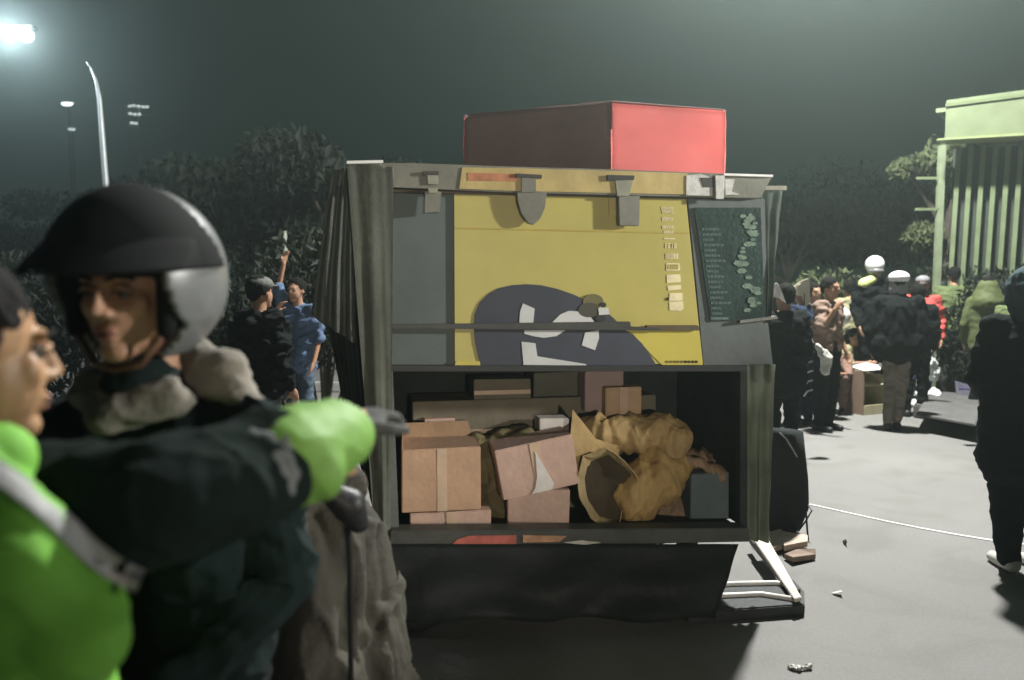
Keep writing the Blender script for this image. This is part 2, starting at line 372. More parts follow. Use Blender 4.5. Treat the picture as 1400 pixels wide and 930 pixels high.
# hanging clips along the header
def clip(shapes, name="hanging_clip"):
    root = fpoly(name, shapes[0][0], shapes[0][1], shapes[0][2], shapes[0][3], bev=.002)
    for s in shapes[1:]: fpoly(s[4], s[0], s[1], s[2], s[3], parent=root, bev=.0015)
CLG = mat("clip_grey", (.15, .15, .12), .5, .2, 9, .08); CLL = mat("clip_pale", (.25, .25, .19), .5, .2, 9, .08); CLD = mat("clip_dark", (.035, .035, .03), .5, .2, 9, .08)
clip([([(581, 262), (604, 262), (601, 290), (580, 291)], -.045, .03, CLG), ([(578, 234), (600, 234), (600, 239), (578, 239)], -.06, .025, CLD, "clip_hinge"), ([(584, 239), (599, 239), (599, 252), (585, 252)], -.052, .017, CLL, "clip_tab"), ([(585, 257), (599, 257), (598, 264), (586, 264)], -.056, .02, CLL, "clip_tab")])
clip([([(707, 262), (748, 262), (745, 285), (738, 300), (730, 307), (722, 305), (713, 292), (708, 275)], -.045, .03, CLG), ([(705, 237), (741, 239), (741, 244), (705, 242)], -.062, .025, CLD, "clip_hinge"), ([(713, 243), (733, 243), (733, 263), (713, 263)], -.056, .02, CLG, "clip_tab")])
clip([([(846, 268), (875, 268), (874, 309), (847, 308)], -.045, .03, CLG), ([(830, 239), (868, 240), (867, 246), (831, 247)], -.062, .025, CLD, "clip_hinge"), ([(841, 246), (866, 246), (860, 268), (844, 268)], -.056, .02, CLL, "clip_tab")])
clip([([(938, 240), (958, 238), (975, 243), (974, 268), (938, 267)], -.05, .02, mat("tape_white", (.5, .5, .47), .7, .25, 20, .2)), ([(958, 243), (978, 243), (978, 256), (962, 256)], -.056, .012, CLD, "clip_hinge"), ([(978, 240), (991, 240), (990, 272), (979, 272)], -.064, .02, MATS["tape_white"], "clip_tab"), ([(991, 245), (1005, 245), (1000, 262), (1012, 266), (992, 267)], -.056, .012, MATS["tape_white"], "clip_tab")])
# right: vinyl window with a printed price list and leaf reflections painted on as flat shapes
fpoly("window_frame", [(940, 272), (1046, 272), (1050, 440), (1058, 505), (962, 505), (955, 420)], .012, .018, mat("window_surround", (.085, .098, .094), .55, .15, 4, .1), bev=.003)
win = fpoly("vinyl_window", [(949, 284), (1040, 284), (1046, 436), (972, 440)], .000, .01, mat("dark_vinyl", (.03, .05, .045), .22, .3, 6, .25, spec=.6))
GLY = mat("pale_teal_print", (.08, .125, .115), .6, .35, 30, .1)
for k in range(17):
    y = 312 + k * 7.2; x = 959 + k * .85
    printed("price_row", [(x, y, x + random.uniform(14, 30), y + 3.2, 'L')], -.003, GLY, parent=win)
printed("price_row", [(974 - 2, 434, 996, 437, 'R')], -.003, GLY, parent=win)
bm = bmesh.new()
LEAFW = mat("pale_leaf_reflection", (.10, .16, .11), .5, .4, 25, .2)
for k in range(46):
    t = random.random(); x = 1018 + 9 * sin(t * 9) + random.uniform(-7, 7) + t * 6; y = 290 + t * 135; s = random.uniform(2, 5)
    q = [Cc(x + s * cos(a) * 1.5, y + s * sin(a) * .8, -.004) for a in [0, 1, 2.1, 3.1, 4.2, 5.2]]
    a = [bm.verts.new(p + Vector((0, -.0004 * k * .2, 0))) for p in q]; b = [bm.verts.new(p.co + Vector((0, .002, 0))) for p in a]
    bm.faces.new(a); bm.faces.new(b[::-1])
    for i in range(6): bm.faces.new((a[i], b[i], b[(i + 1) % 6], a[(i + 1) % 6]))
link("painted_leaf_reflection", tomesh(bm), LEAFW, win)
curtain("window_curtain", (1040, 258), (1070, 258), (1044, 442), (1053, 440), .02, mat("hazy_canvas", (.13, .155, .14), .85, .25, 6, .2), 2, .02)
fpoly("curtain_rod", [(1044, 254), (1076, 254), (1076, 260), (1044, 260)], -.02, .02, CLL, bev=.002)
fpoly("ledge_trim", [(1012, 438), (1062, 432), (1064, 436), (1012, 442)], -.03, .03, GREYM)
curtain("lower_curtain", (1020, 498), (1060, 498), (1022, 738), (1052, 742), -.01, mat("sage_canvas", (.14, .155, .115), .85, .2, 5, .2), 2, .018)
# bay frame
fpoly("bay_frame_top", [(531, 500), (1022, 500), (1022, 508), (531, 508)], -.015, .05, BLK, bev=.002)
fpoly("bay_frame_side", [(528, 508), (537, 508), (546, 735), (534, 735)], -.015, .05, mat("frame_grey", (.10, .11, .10), .5, .2, 8, .1), bev=.002)
fpoly("bay_frame_side", [(1012, 508), (1022, 508), (1022, 735), (1012, 735)], -.015, .05, CANVD, bev=.002)
fpoly("bay_sill", [(534, 726), (1024, 722), (1026, 741), (532, 750)], -.07, .10, mat("sill_grey", (.05, .052, .045), .5, .3, 6, .15), bev=.004)
fpoly("reflector_strip", [(640, 733), (706, 732), (706, 745), (615, 747), (625, 738)], -.076, .006, mat("red_reflector", (.42, .11, .08), .4, .25, 18, .1))
fpoly("reflector_strip", [(715, 732), (775, 733), (765, 741), (715, 742)], -.076, .006, mat("amber_reflector", (.40, .22, .12), .4, .25, 18, .1))
fpoly("reflector_strip", [(770, 742), (795, 739), (822, 742), (800, 745)], -.078, .006, mat("pale_reflector", (.5, .48, .42), .4, .2, 18, .1))
# lower apron of rubber, with folds
bm = bmesh.new(); R_ = []
for j in range(15):
    t = j / 14; row = []
    for i in range(61):
        s = i / 60; p = Cc(522 + s * (1010 - 522 - 30 * t), 744 + 104 * t, -.08 - .16 * t)
        p.y += .02 * sin(s * 19 + t * 2) * t + .03 * noise.noise(Vector((s * 6, t * 3, 2))) * (.3 + t); p.z = max(p.z, .012); row.append(bm.verts.new(p))
    R_.append(row)
for j in range(14):
    for i in range(60): bm.faces.new((R_[j][i], R_[j][i + 1], R_[j + 1][i + 1], R_[j + 1][i]))
bmesh.ops.solidify(bm, geom=bm.faces[:], thickness=.008)
link("rubber_apron", tomesh(bm), mat("black_rubber", (.022, .027, .026), .55, .3, 4, .2), cart, True)
# chassis and wheels
lbox("chassis", .2, 1.85, .12, .8, .30, zb - .05, BLK)
for (u, v) in ((.28, .0), (.28, .8), (1.62, .42)):
    wl = link("wheel", torus((u, v, .235), .18, .055), mat("tyre_rubber", (.02, .02, .02), .8, .2, 9, .2), cart, True)
    bm = bmesh.new(); torus((u, v, .235), .13, .012, bm=bm, sub=6)
    for k in range(6): tube([(u, v, .235), (u + .13 * cos(k * pi / 3), v, .235 + .13 * sin(k * pi / 3))], .008, 6, bm)
    tube([(u, v - .05, .235), (u, v + .05, .235)], .03, 10, bm); link("rim", tomesh(bm), GREYM, wl)

# ---------------------------------------------------------------- red insulated bag on the cart roof
bt = P(835, 138, 3.66).z; bz = zt - .018
rb = thing("insulated_bag", "red insulated delivery bag standing on top of the cargo cart", "delivery bag", (0.4, 4.1, bz))
fp = [P(836, 200, 3.66), P(990, 200, 3.84), Vector((.95, 4.3, 0)), Vector((-.2, 4.32, 0)), P(636, 200, 3.96)]
fp = [Vector((p.x - .4, p.y - 4.1, 0)) for p in fp]
REDL = mat("bag_coral_lit", (.95, .38, .36), .55, .06, 3, .1, trans=.4); REDD = mat("bag_maroon_shaded", (.27, .215, .205), .8, .12, 3, .15)  # lit right face and shaded left face painted into two fabric colours
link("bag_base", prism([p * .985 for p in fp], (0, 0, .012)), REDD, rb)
def wallpanel(name, a, b, m, out, z0=.006, z1=None, warp=.008):
    z1 = z1 or bt - bz; bm = bmesh.new(); g = []; nrm = (b - a).cross(Vector((0, 0, 1))).normalized() * out
    for j in range(13):
        row = []
        for i in range(21):
            s, t = i / 20, j / 12; p = a.lerp(b, s) + Vector((0, 0, z0 + (z1 - z0) * t)) + nrm * (.006 + warp * (noise.noise(Vector((s * 3, t * 3, out))) + .6 * sin(s * 5 + t * 4)))
            row.append(bm.verts.new(p))
        g.append(row)
    for j in range(12):
        for i in range(20): bm.faces.new((g[j][i], g[j][i + 1], g[j + 1][i + 1], g[j + 1][i]))
    bmesh.ops.solidify(bm, geom=bm.faces[:], thickness=.004)
    return link(name, tomesh(bm), m, rb, True)
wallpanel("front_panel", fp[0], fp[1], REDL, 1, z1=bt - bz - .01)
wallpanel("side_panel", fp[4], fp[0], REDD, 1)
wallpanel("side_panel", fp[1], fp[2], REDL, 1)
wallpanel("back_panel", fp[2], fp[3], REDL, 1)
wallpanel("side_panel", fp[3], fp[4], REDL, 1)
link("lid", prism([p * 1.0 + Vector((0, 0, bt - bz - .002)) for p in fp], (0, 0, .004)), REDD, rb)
link("handle_strap", tube([(-.15, -.02, bt - bz + .01), (-.13, -.02, bt - bz + .03), (-.02, -.02, bt - bz + .03), (0, -.02, bt - bz + .01)], .006, 6), CLL, rb)

# ---------------------------------------------------------------- parcels in the bay
KR = mat("kraft_card", (.44, .28, .18), .85, .12, 7, .15); KP = mat("pinkish_card", (.50, .34, .27), .85, .12, 7, .15)
KB = mat("brown_paper", (.36, .235, .085), .7, .2, 6, .7, bscale=14); KI = mat("card_inside", (.30, .19, .11), .9, .15, 7, .15)
TAPE = mat("parcel_tape", (.50, .36, .25), .35, .1, 10, .03)
PAPW = mat("white_paper", (.62, .58, .54), .8, .1, 8, .1)
zf = zb - .003
def carton(label, x0, y0, x1, y1, v, dep, m=KR, roll=0.0, yaw=0.0, flaps=(), tape=True, sit=None, group=None, top=None):
    c = Cc((x0 + x1) / 2, (y0 + y1) / 2, v); a = Cc(x0, y0, v); b = Cc(x1, y1, v); wd = abs(b.x - a.x); ht = abs(a.z - b.z)
    z0 = c.z - ht / 2 if sit is None else sit
    if sit is not None and top is None: pass
    r = thing("cardboard_box", label, "box", Cw((c.x, c.y + dep / 2, z0)), AY + yaw, group or "parcels in the cart's bay")
    bx = link("carton", box((0, 0, ht / 2), (wd, dep, ht), .004, jitter=.003), m, r)
    if roll: r.rotation_euler = Euler((0, roll, AY + yaw))
    if tape: link("tape", box((0, -dep / 2 - .0015, ht / 2), (.045 if wd > .1 else .02, .003, ht * .99)), TAPE, r) if tape == 'v' else link("tape", box((0, -dep / 2 - .0015, ht * .72), (wd * .99, .003, .022)), TAPE, r)
    for f in flaps:
        if f == 'back': link("flap", prism([(-wd / 2, dep / 2, ht), (wd / 2, dep / 2, ht), (wd / 2 - .02, dep / 2 + .03, ht + .07), (-wd / 2 + .02, dep / 2 + .03, ht + .07)], (0, .004, 0)), KI, r)
        if f == 'left': link("flap", prism([(-wd / 2, -dep / 2, ht), (-wd / 2, dep / 2, ht), (-wd / 2 + .02, dep / 2 - .03, ht + .12), (-wd / 2 + .01, -dep / 2 + .05, ht + .13)], (.004, 0, 0)), m, r)
        if f == 'front': link("flap", prism([(-wd / 2, -dep / 2, ht), (wd / 2, -dep / 2, ht), (wd / 2, -dep / 2 - .03, ht - .05), (-wd / 2, -dep / 2 - .03, ht - .045)], (0, .004, .001)), m, r)
    return r
h2 = abs(Cc(600, 698, .08).z - zf)
carton("pinkish carton lying flat under the open kraft carton in the left of the cart bay", 562, 698, 672, 731, .06, .26, KP, sit=zf, tape='v')
carton("kraft carton with raised flaps, second from the bottom at the bay's left edge", 549, 620, 658, 701, .05, .28, KR, sit=zf + h2 + .004, flaps=('left', 'back'), yaw=.02, tape='v')
carton("small pinkish carton under the tilted carton near the bay's middle", 698, 672, 781, 729, .06, .2, KP, sit=zf, yaw=-.12, tape=False)
cB = carton("tilted pinkish carton with a torn white paper on its front, above the small carton", 688, 606, 794, 671, .06, .22, KP, roll=-.17, tape='v')
# torn paper on the tilted carton
link("torn_paper", prism([(.0, -.116, .205), (.065, -.116, .03), (.05, -.116, .005), (-.05, -.116, .005), (-.03, -.116, .03), (-.012, -.116, .08)], (0, -.002, 0)), PAPW, cB)
carton("upright grey brown carton standing at the back of the bay under the banner's logo", 648, 520, 726, 580, .5, .2, mat("grey_brown_card", (.16, .14, .10), .85, .15, 7, .15), sit=None)  # darker grey-brown card for cartons at the back
carton("low pinkish carton wedged behind the kraft carton at the back left", 578, 574, 620, 610, .42, .2, KP, yaw=.1, tape=False)
carton("mauve carton high at the back of the bay, above the brown paper sacks", 800, 508, 852, 562, .40, .2, mat("mauve_card", (.34, .25, .23), .85, .12, 7, .1), tape=False)
carton("narrow peach carton with a slit, right of the mauve carton", 828, 530, 877, 572, .33, .15, mat("peach_card", (.46, .31, .19), .85, .12, 7, .1), tape='v')
carton("dusty blue grey carton in the bottom right corner of the bay", 945, 668, 1000, 728, .14, .2, mat("bluegrey_card", (.10, .13, .14), .8, .15, 7, .1), sit=zf, tape=False)
carton("large dim carton filling the back of the bay beneath the other parcels", 570, 600, 900, 735, .48, .3, MATS["grey_brown_card"], sit=zf)
carton("white paper topped carton peeking over the tilted carton", 738, 573, 778, 606, .30, .12, PAPW, tape=False)
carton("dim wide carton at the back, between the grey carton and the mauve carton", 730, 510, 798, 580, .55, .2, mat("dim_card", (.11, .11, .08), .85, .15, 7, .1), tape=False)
# soft paper sacks: crumpled shells
def sack(name, label, cat, prims, m, amp=.02, freq=7, voxel=.008, extra=()):
    r = thing(name, label, cat, Cw((1.2, .3, zf)), 0, "sacks in the cart's bay")
    off = Matrix.Translation(-Cw((1.2, .3, zf)))
    me = blob(xf(prims, off), voxel, 2, (amp * 1.25, freq * .8, (1.5, 1.0, .7)))
    link("sack_body", me, m, r); return r, off
def S(px, py, v): return Cw(Cc(px, py, v))
sk, of = sack("paper_sack", "open brown paper sack lying on its side with a dark mouth, nearest in the bay", "sack",
     [cap(S(900, 650, .24), .135, S(862, 680, .18), .14), ell(S(905, 640, .25), (.14, .13, .13)), ell(S(870, 690, .17), (.12, .11, .11))], KB, .02, 8)
# mouth of the sack: flared open rim
bm = bmesh.new(); rim = [(795, 625), (830, 612), (866, 640), (872, 660), (868, 684), (850, 700), (845, 725), (815, 716), (795, 690), (790, 655)]
a = [bm.verts.new(of @ S(x, y, .045 + .02 * (i % 2))) for i, (x, y) in enumerate(rim)]
b = [bm.verts.new(of @ S(838 + (x - 838) * .75, 668 + (y - 668) * .75, .13)) for x, y in rim]
for i in range(len(a)): bm.faces.new((a[i], a[(i + 1) % len(a)], b[(i + 1) % len(a)], b[i]))
bmesh.ops.subdivide_edges(bm, edges=bm.edges[:], cuts=2, use_grid_fill=True, fractal=.0)
for v in bm.verts: v.co += Vector((1, 1, 1)) * .014 * noise.noise(v.co * 14)
bmesh.ops.solidify(bm, geom=bm.faces[:], thickness=.003); link("sack_mouth", tomesh(bm), mat("brown_paper_rim", (.36, .27, .13), .7, .25, 8, .3), sk)
link("sack_mouth_shade", prism([of @ S(838 + (x - 838) * .82, 668 + (y - 668) * .82, .105) for x, y in rim], EY * .003), mat("sack_shaded_inside", (.05, .035, .018), .9, .3, 8, .2), sk)  # flat dark sheet paints the shade inside the open mouth
sack("paper_sack", "rolled brown paper sack lying across the top of the pile, right of the mauve carton", "sack",
     [cap(S(805, 592, .28), .08, S(860, 590, .3), .10), cap(S(860, 592, .3), .10, S(915, 596, .3), .11), ell(S(920, 605, .24), (.10, .09, .10)), ell(S(820, 620, .3), (.1, .1, .1))], mat("tan_paper", (.38, .26, .11), .7, .25, 6, .7, bscale=14), .018, 10)
sack("paper_sack", "thin twisted brown paper sack just above the blue grey carton in the bay", "sack",
     [cap(S(915, 625, .22), .035, S(950, 632, .2), .03), cap(S(950, 632, .2), .03, S(980, 648, .18), .035), ell(S(950, 650, .36), (.14, .12, .15)), ell(S(920, 700, .34), (.13, .12, .12))], mat("worn_paper", (.25, .17, .10), .7, .3, 8, .3), .015, 12)
sack("cloth_sack", "dark olive cloth sack slumped between the left cartons and the tilted carton", "sack",
     [cap(S(640, 640, .32), .14, S(700, 625, .34), .15), ell(S(760, 600, .38), (.12, .1, .08)), ell(S(670, 690, .3), (.1, .1, .12))], mat("olive_sackcloth", (.14, .115, .055), .9, .25, 6, .3), .03, 6)
# pointed paper flap between carton and sack
tag(link("paper_sheet", prism([S(783, 560, .14), S(815, 600, .10), S(846, 610, .14), S(800, 640, .10), S(792, 650, .08), S(778, 615, .08)], EY * .004), MATS["tan_paper"]), "pointed sheet of wrapping paper sticking up right of the tilted carton", "wrapping paper")

# ---------------------------------------------------------------- folding step at the cart's right foot
st = thing("folding_step", "folded black step with two white edge strips on the asphalt at the cart's right foot", "step", G(1060, 840))
o_ = G(1060, 840)
def gl(px, py, z=0.0): return G(px, py, z) - o_
link("step_deck", prism([gl(940, 853, .005), gl(1100, 841, .005), gl(1099, 822, .005), gl(1085, 806, .005), gl(940, 820, .005)], (0, 0, .055), .006), mat("step_rubber", (.02, .023, .023), .6, .2, 8, .2), st)
link("edge_strip", tube([gl(955, 803, .07), gl(1000, 798, .07), gl(1060, 797, .07), gl(1078, 800, .07)], .013, 8), mat("white_strip", (.75, .74, .70), .4, .1, 9, .05), st, True)
link("edge_strip", tube([gl(925, 822, .07), gl(970, 815, .07), gl(1040, 812, .07), gl(1092, 820, .07)], .013, 8), MATS["white_strip"], st, True)
link("support_plank", prism([gl(1030, 741, .10), gl(1049, 739, .10), gl(1096, 822, .07), gl(1086, 824, .07)], (0, 0, .02), .003), mat("pale_plank", (.55, .49, .43), .6, .15, 9, .15), st)
link("plank_edge", prism([gl(1024, 742, .06), gl(1030, 741, .06), gl(1086, 824, .05), gl(1078, 812, .05)], (0, 0, .03), .002), BLK, st)
link("foot_knob", tube([gl(1091, 808, .02), gl(1091, 808, .075)], .012, 10), BLK, st, True)
# flattened carton scraps
SCR = mat("scrap_card", (.46, .38, .30), .85, .2, 9, .2)
def scrap(label, pix, z, th, m, name="cardboard_scrap"):
    c = G(sum(p[0] for p in pix) / len(pix), sum(p[1] for p in pix) / len(pix)); r = link(name, prism([G(x, y, z + (i % 3) * .012) - c for i, (x, y) in enumerate(pix)], (0, 0, th), .002), m); r.location = c
    return tag(r, label, "cardboard")
scrap("pale flattened cardboard piece lying behind the black step", [(1040, 738), (1068, 728), (1078, 748), (1054, 757)], .01, .03, SCR)
scrap("pinkish cardboard piece propped at the foot of the dark bag", [(1068, 733), (1104, 739), (1104, 748), (1072, 754)], .03, .035, mat("scrap_pink", (.50, .40, .33), .85, .15, 9, .2))
scrap("thin brown cardboard strip, the right hand one of the scraps on the asphalt", [(1072, 764), (1090, 757), (1115, 757), (1115, 765), (1084, 769)], .006, .03, mat("scrap_brown", (.25, .18, .14), .85, .2, 9, .2))
# litter
scrap("thin white paper sliver on open asphalt right of the step", [(1137, 811), (1150, 808), (1152, 810), (1139, 813)], .003, .004, PAPW, "paper_scrap")
scrap("small black pebble on the asphalt below the painted line", [(1152, 741), (1157, 740), (1158, 743), (1153, 744)], .0, .012, BLK, "pebble")
lr = thing("candy_wrapper", "crumpled white and green wrapper on the asphalt at the bottom of the picture", "litter", G(1094, 913))
def lg(px, py, z): return G(px, py, z) - G(1094, 913)
link("wrapper_film", blob([cap(lg(1080, 912, .01), .008, lg(1092, 914, .012), .011), cap(lg(1092, 914, .012), .006, lg(1108, 911, .012), .010)], .0025, 2, (.006, 60, (1, 1, 1))), mat("wrapper_green", (.28, .30, .16), .4, .6, 60, .2, col2=(.8, .8, .76)), lr)
# dark insulated bag right of the cart
db = thing("carrier_bag", "big black carrier bag standing on the asphalt just right of the cart", "bag", G(1075, 728))
B0 = G(1075, 728)
def bl(px, py, d): return P(px, py, d) - B0
dB = B0.y
bm = bmesh.new(); ring = []
prof = [(1050, 588, 1097, 590), (1050, 620, 1100, 618), (1049, 660, 1104, 655), (1048, 700, 1105, 690), (1046, 722, 1104, 695), (1056, 729, 1096, 712)]
for (x0, y0, x1, y1) in prof:
    l = bl(x0, y0, dB); r = bl(x1, y1, dB); row = []
    for k in range(24):
        a = 2 * pi * k / 24; c = (l + r) / 2; hx = (r - l) / 2
        p = c + hx * cos(a) + Vector((0, .11 * sin(a) * (1 + .1 * sin(3 * a)), 0)); p.z = max(.005 - 0, p.z); row.append(bm.verts.new(p))
    ring.append(row)
for j in range(len(ring) - 1):
    for k in range(24): bm.faces.new((ring[j][k], ring[j][(k + 1) % 24], ring[j + 1][(k + 1) % 24], ring[j + 1][k]))
bm.faces.new(ring[0]); bm.faces.new(ring[-1][::-1])
link("bag_body", tomesh(bm), mat("black_nylon", (.022, .026, .025), .95, spec=.1, var=.25, scale=5, bump=.2), db, True)
link("strap", tube([bl(1066, 592, dB - .1), bl(1075, 600, dB - .115), bl(1090, 625, dB - .12)], .006, 6), mat("grey_webbing", (.25, .25, .25), .7), db)
link("cord", tube([bl(1104, 690, dB - .05), bl(1110, 698, dB - .12), bl(1102, 712, dB - .12), bl(1092, 726, dB - .12), bl(1078, 724, dB - .13)], .005, 6), mat("navy_cord", (.02, .025, .06), .6), db)
link("cord", tube([bl(1102, 700, dB - .11), bl(1103, 715, dB - .12), bl(1105, 741, dB - .16)], .006, 6), MATS["navy_cord"], db)

# ---------------------------------------------------------------- people
SKIN = mat("skin", (.36, .20, .125), .5, .10, 9, .06, spec=.35); SKINW = mat("skin_warm", (.33, .19, .10), .5, .1, 9, .06, spec=.35)
HAIR = mat("black_hair", (.007, .006, .005), .8, .3, 60, .5, bscale=240, spec=.15); LIP = mat("lips", (.27, .12, .085), .5, .1)
EYEW = mat("eye_white", (.12, .105, .09), .7, .05); EYED = mat("eye_dark", (.012, .010, .008), .6, .05)
def head_prims(full=True):
    p = [ell((0, .02, .03), (.077, .095, .088)), ell((0, -.022, -.032), (.063, .066, .080)), ell((0, -.060, -.096), (.030, .026, .022)),
         ell((0, -.074, .024), (.052, .016, .013)), cap((0, -.085, .014), .008, (0, -.103, -.025), .0105),
         ell((.078, .012, -.012), (.010, .018, .030)), ell((-.078, .012, -.012), (.010, .018, .030))]
    if full:
        p += [ell((s * .036, -.054, -.020), (.026, .021, .028)) for s in (1, -1)] + [ell((s * .012, -.092, -.030), (.009, .010, .008)) for s in (1, -1)]
        p += [ell((0, -.083, -.058), (.022, .012, .007)), ell((0, -.080, -.071), (.019, .012, .008)), ell((s * .05, -.02, -.075), (.016, .03, .022)) if False else ell((0, -.07, -.05), (.03, .016, .02))]
    return p
def hand_prims(wr, d, palm_n, curl=.4, s=1.0, side=1):
    """palm, four fingers and thumb growing from the wrist wr along d"""
    d = d.normalized(); n = (palm_n - d * palm_n.dot(d)).normalized(); x = d.cross(n) * side; out = []
    pe = wr + d * .085 * s
    out.append(ell(wr + d * .045 * s, (.040 * s, .014 * s, .050 * s), Matrix((x, n, d)).transposed()))
    for k, (o, L) in enumerate(((-.028, .068), (-.010, .078), (.009, .073), (.027, .056))):
        b = pe + x * o * s - d * .01; r = .0088 * s; L *= s
        a1 = curl * .8; a2 = curl * 1.7; a3 = curl * 2.4
        q1 = b + (d * cos(a1) + n * sin(a1)) * L * .45; q2 = q1 + (d * cos(a2) + n * sin(a2)) * L * .32; q3 = q2 + (d * cos(a3) + n * sin(a3)) * L * .23
        out += [cap(b, r, q1, r * .93), cap(q1, r * .93, q2, r * .85), cap(q2, r * .85, q3, r * .75)]
    tb = wr + d * .02 * s - x * .028 * s; t1 = tb + (d * .7 - x * .7).normalized() * .035 * s + n * .01; t2 = t1 + (d * .9 - x * .3 + n * .4).normalized() * .032 * s
    out += [cap(tb, .013 * s, t1, .011 * s), cap(t1, .011 * s, t2, .0085 * s)]
    return out
def person(label, foot, yaw, h=1.7, J=None, top=None, low=None, skin=None, shoe=None, voxel=.014, headyaw=0, headpitch=0, hair=True, facedet=False,
           topr=1.0, lowr=1.0, sleeve=True, shorts=False, extra_top=(), coat=0.0, group=None, fold=.012, eyes=False, lowmat_split=None):
    k = h / 1.7
    j = dict(head=(0, -.03, 1.585), neck=(0, 0, 1.44), chest=(0, 0, 1.28), waist=(0, 0, 1.04), pel=(0, 0, .94),
             sR=(-.165, 0, 1.385), eR=(-.235, .02, 1.11), wR=(-.235, -.09, .87), sL=(.165, 0, 1.385), eL=(.235, .02, 1.11), wL=(.235, -.09, .87),
             hR=(-.085, 0, .90), kR=(-.095, -.02, .49), aR=(-.10, .02, .085), hL=(.085, 0, .90), kL=(.095, -.02, .49), aL=(.10, .02, .085))
    if J: j.update(J)
    j = {a: Vector(b) * k for a, b in j.items()}
    r = thing("person", label, "person", foot, yaw, group or ("people gathered behind the cart" if foot[1] > 5 else None))
    HM = Matrix.Translation(j['head']) @ Euler((headpitch, 0, headyaw)).to_matrix().to_4x4()
    body = xf(head_prims(facedet), HM)
    body += [cap(j['neck'] - Vector((0, 0, .03)), .055, j['head'] - Vector((0, -.015, .06)), .05)]
    cx = Vector((.075 * k, 0, 0))
    body += [cap(j['chest'] + cx * .8, .08 * k, j['waist'] + cx * .7, .075 * k), cap(j['chest'] - cx * .8, .08 * k, j['waist'] - cx * .7, .075 * k), cap(j['waist'], .08 * k, j['pel'], .085 * k),
             cap(j['sR'], .04 * k, j['sL'], .04 * k), cap(j['neck'], .055 * k, j['chest'], .075 * k)]
    for s in 'RL':
        body += [cap(j['s' + s], .036 * k, j['e' + s], .030 * k), cap(j['e' + s], .030 * k, j['w' + s], .025 * k),
                 cap(j['h' + s], .085 * k, j['k' + s], .055 * k), cap(j['k' + s], .055 * k, j['a' + s], .036 * k)]
        an = j['a' + s]; body += [cap(an + Vector((0, .03, -.045)), .032, an + Vector((0, -.13, -.058)), .024)]
        body += hand_prims(j['w' + s], (j['w' + s] - j['e' + s]), Vector((0, -.3, 0)) + (Vector((1, 0, 0)) if s == 'R' else Vector((-1, 0, 0))), .35, k, 1 if s == 'R' else -1)
    mods = None
    if facedet: mods = [(HM @ Vector((sx * .031, -.078, .004)), .012, -.009) for sx in (1, -1)] + [(HM @ Vector((0, -.09, -.0645)), .006, -.003)]
    link("body", blob(body, voxel, 10 if facedet else 3, None, mods), skin or SKIN, r)
    if facedet or eyes:
        for sx in (1, -1):
            e = ellobj("eye", HM @ Vector((sx * .031, -.0675, .003)), (.0125, .0125, .0115), EYEW, r, HM.to_3x3())
            ellobj("iris", HM @ Vector((sx * .031, -.0772, .002)), (.006, .004, .006), EYED, e, HM.to_3x3())
            if facedet:
                link("eyelid", blob(xf([cap((sx * .018, -.079, .007), .0042, (sx * .031, -.0835, .011), .0048), cap((sx * .031, -.0835, .011), .0048, (sx * .046, -.074, .007), .004)], HM), .0016, 2), skin or SKIN, r)
                link("eyelash", tube([HM @ Vector(q) for q in ((sx * .018, -.0845, .004), (sx * .031, -.0885, .0065), (sx * .047, -.0785, .003))], .0016, 6), HAIR, r)
                link("eyebrow", blob(xf([cap((sx * .014, -.0885, .025), .004, (sx * .034, -.088, .031), .0045), cap((sx * .034, -.088, .031), .0045, (sx * .053, -.074, .026), .003)], HM), .0016, 2), HAIR, r)
        if facedet:
            link("mouth", tube([HM @ Vector(q) for q in ((-.023, -.085, -.0655), (-.01, -.0938, -.0640), (0, -.0950, -.0650), (.01, -.0938, -.0640), (.023, -.085, -.0655))], [.0008, .002, .0022, .002, .0008], 6), mat("mouth_dark", (.07, .025, .02), .6), r)
            link("lips", blob(xf([ell((0, -.0855, -.0590), (.021, .010, .0055)), ell((0, -.0835, -.0710), (.018, .010, .0065))], HM), .002, 2), LIP, r)
    if hair:
        link("hair", blob(xf([ell((0, .028, .045), (.083, .098, .086)), ell((.0, .075, -.01), (.062, .04, .055)), ell((.068, .026, .02), (.018, .045, .04)), ell((-.068, .026, .02), (.018, .045, .04))], HM), min(voxel, .009), 4, (.004, 34, (1, 1, 1))), hair if not isinstance(hair, bool) else HAIR, r)
    if top:
        t = topr
        P_ = [cap(j['chest'] + cx, .118 * k * t, j['waist'] + cx, .112 * k * t), cap(j['chest'] - cx, .118 * k * t, j['waist'] - cx, .112 * k * t), cap(j['sR'], .075 * k, j['sL'], .075 * k),
              cap(j['neck'] - Vector((0, 0, .03)), .07 * k, j['chest'], .11 * k), cap(j['waist'] + cx, .112 * k * t, j['pel'] + cx - Vector((0, 0, coat)), .118 * k * t), cap(j['waist'] - cx, .112 * k * t, j['pel'] - cx - Vector((0, 0, coat)), .118 * k * t)]
        for s in 'RL':
            e = j['e' + s]; w_ = j['w' + s]
            P_ += [cap(j['s' + s], .07 * k, e, .058 * k)]
            if sleeve: P_ += [cap(e, .058 * k, e.lerp(w_, .93), .044 * k)]
        P_ += list(extra_top)
        link("jacket", blob(P_, voxel, 4, (fold * 1.6, 7 / k, (1, 1, 1.6))), top, r)
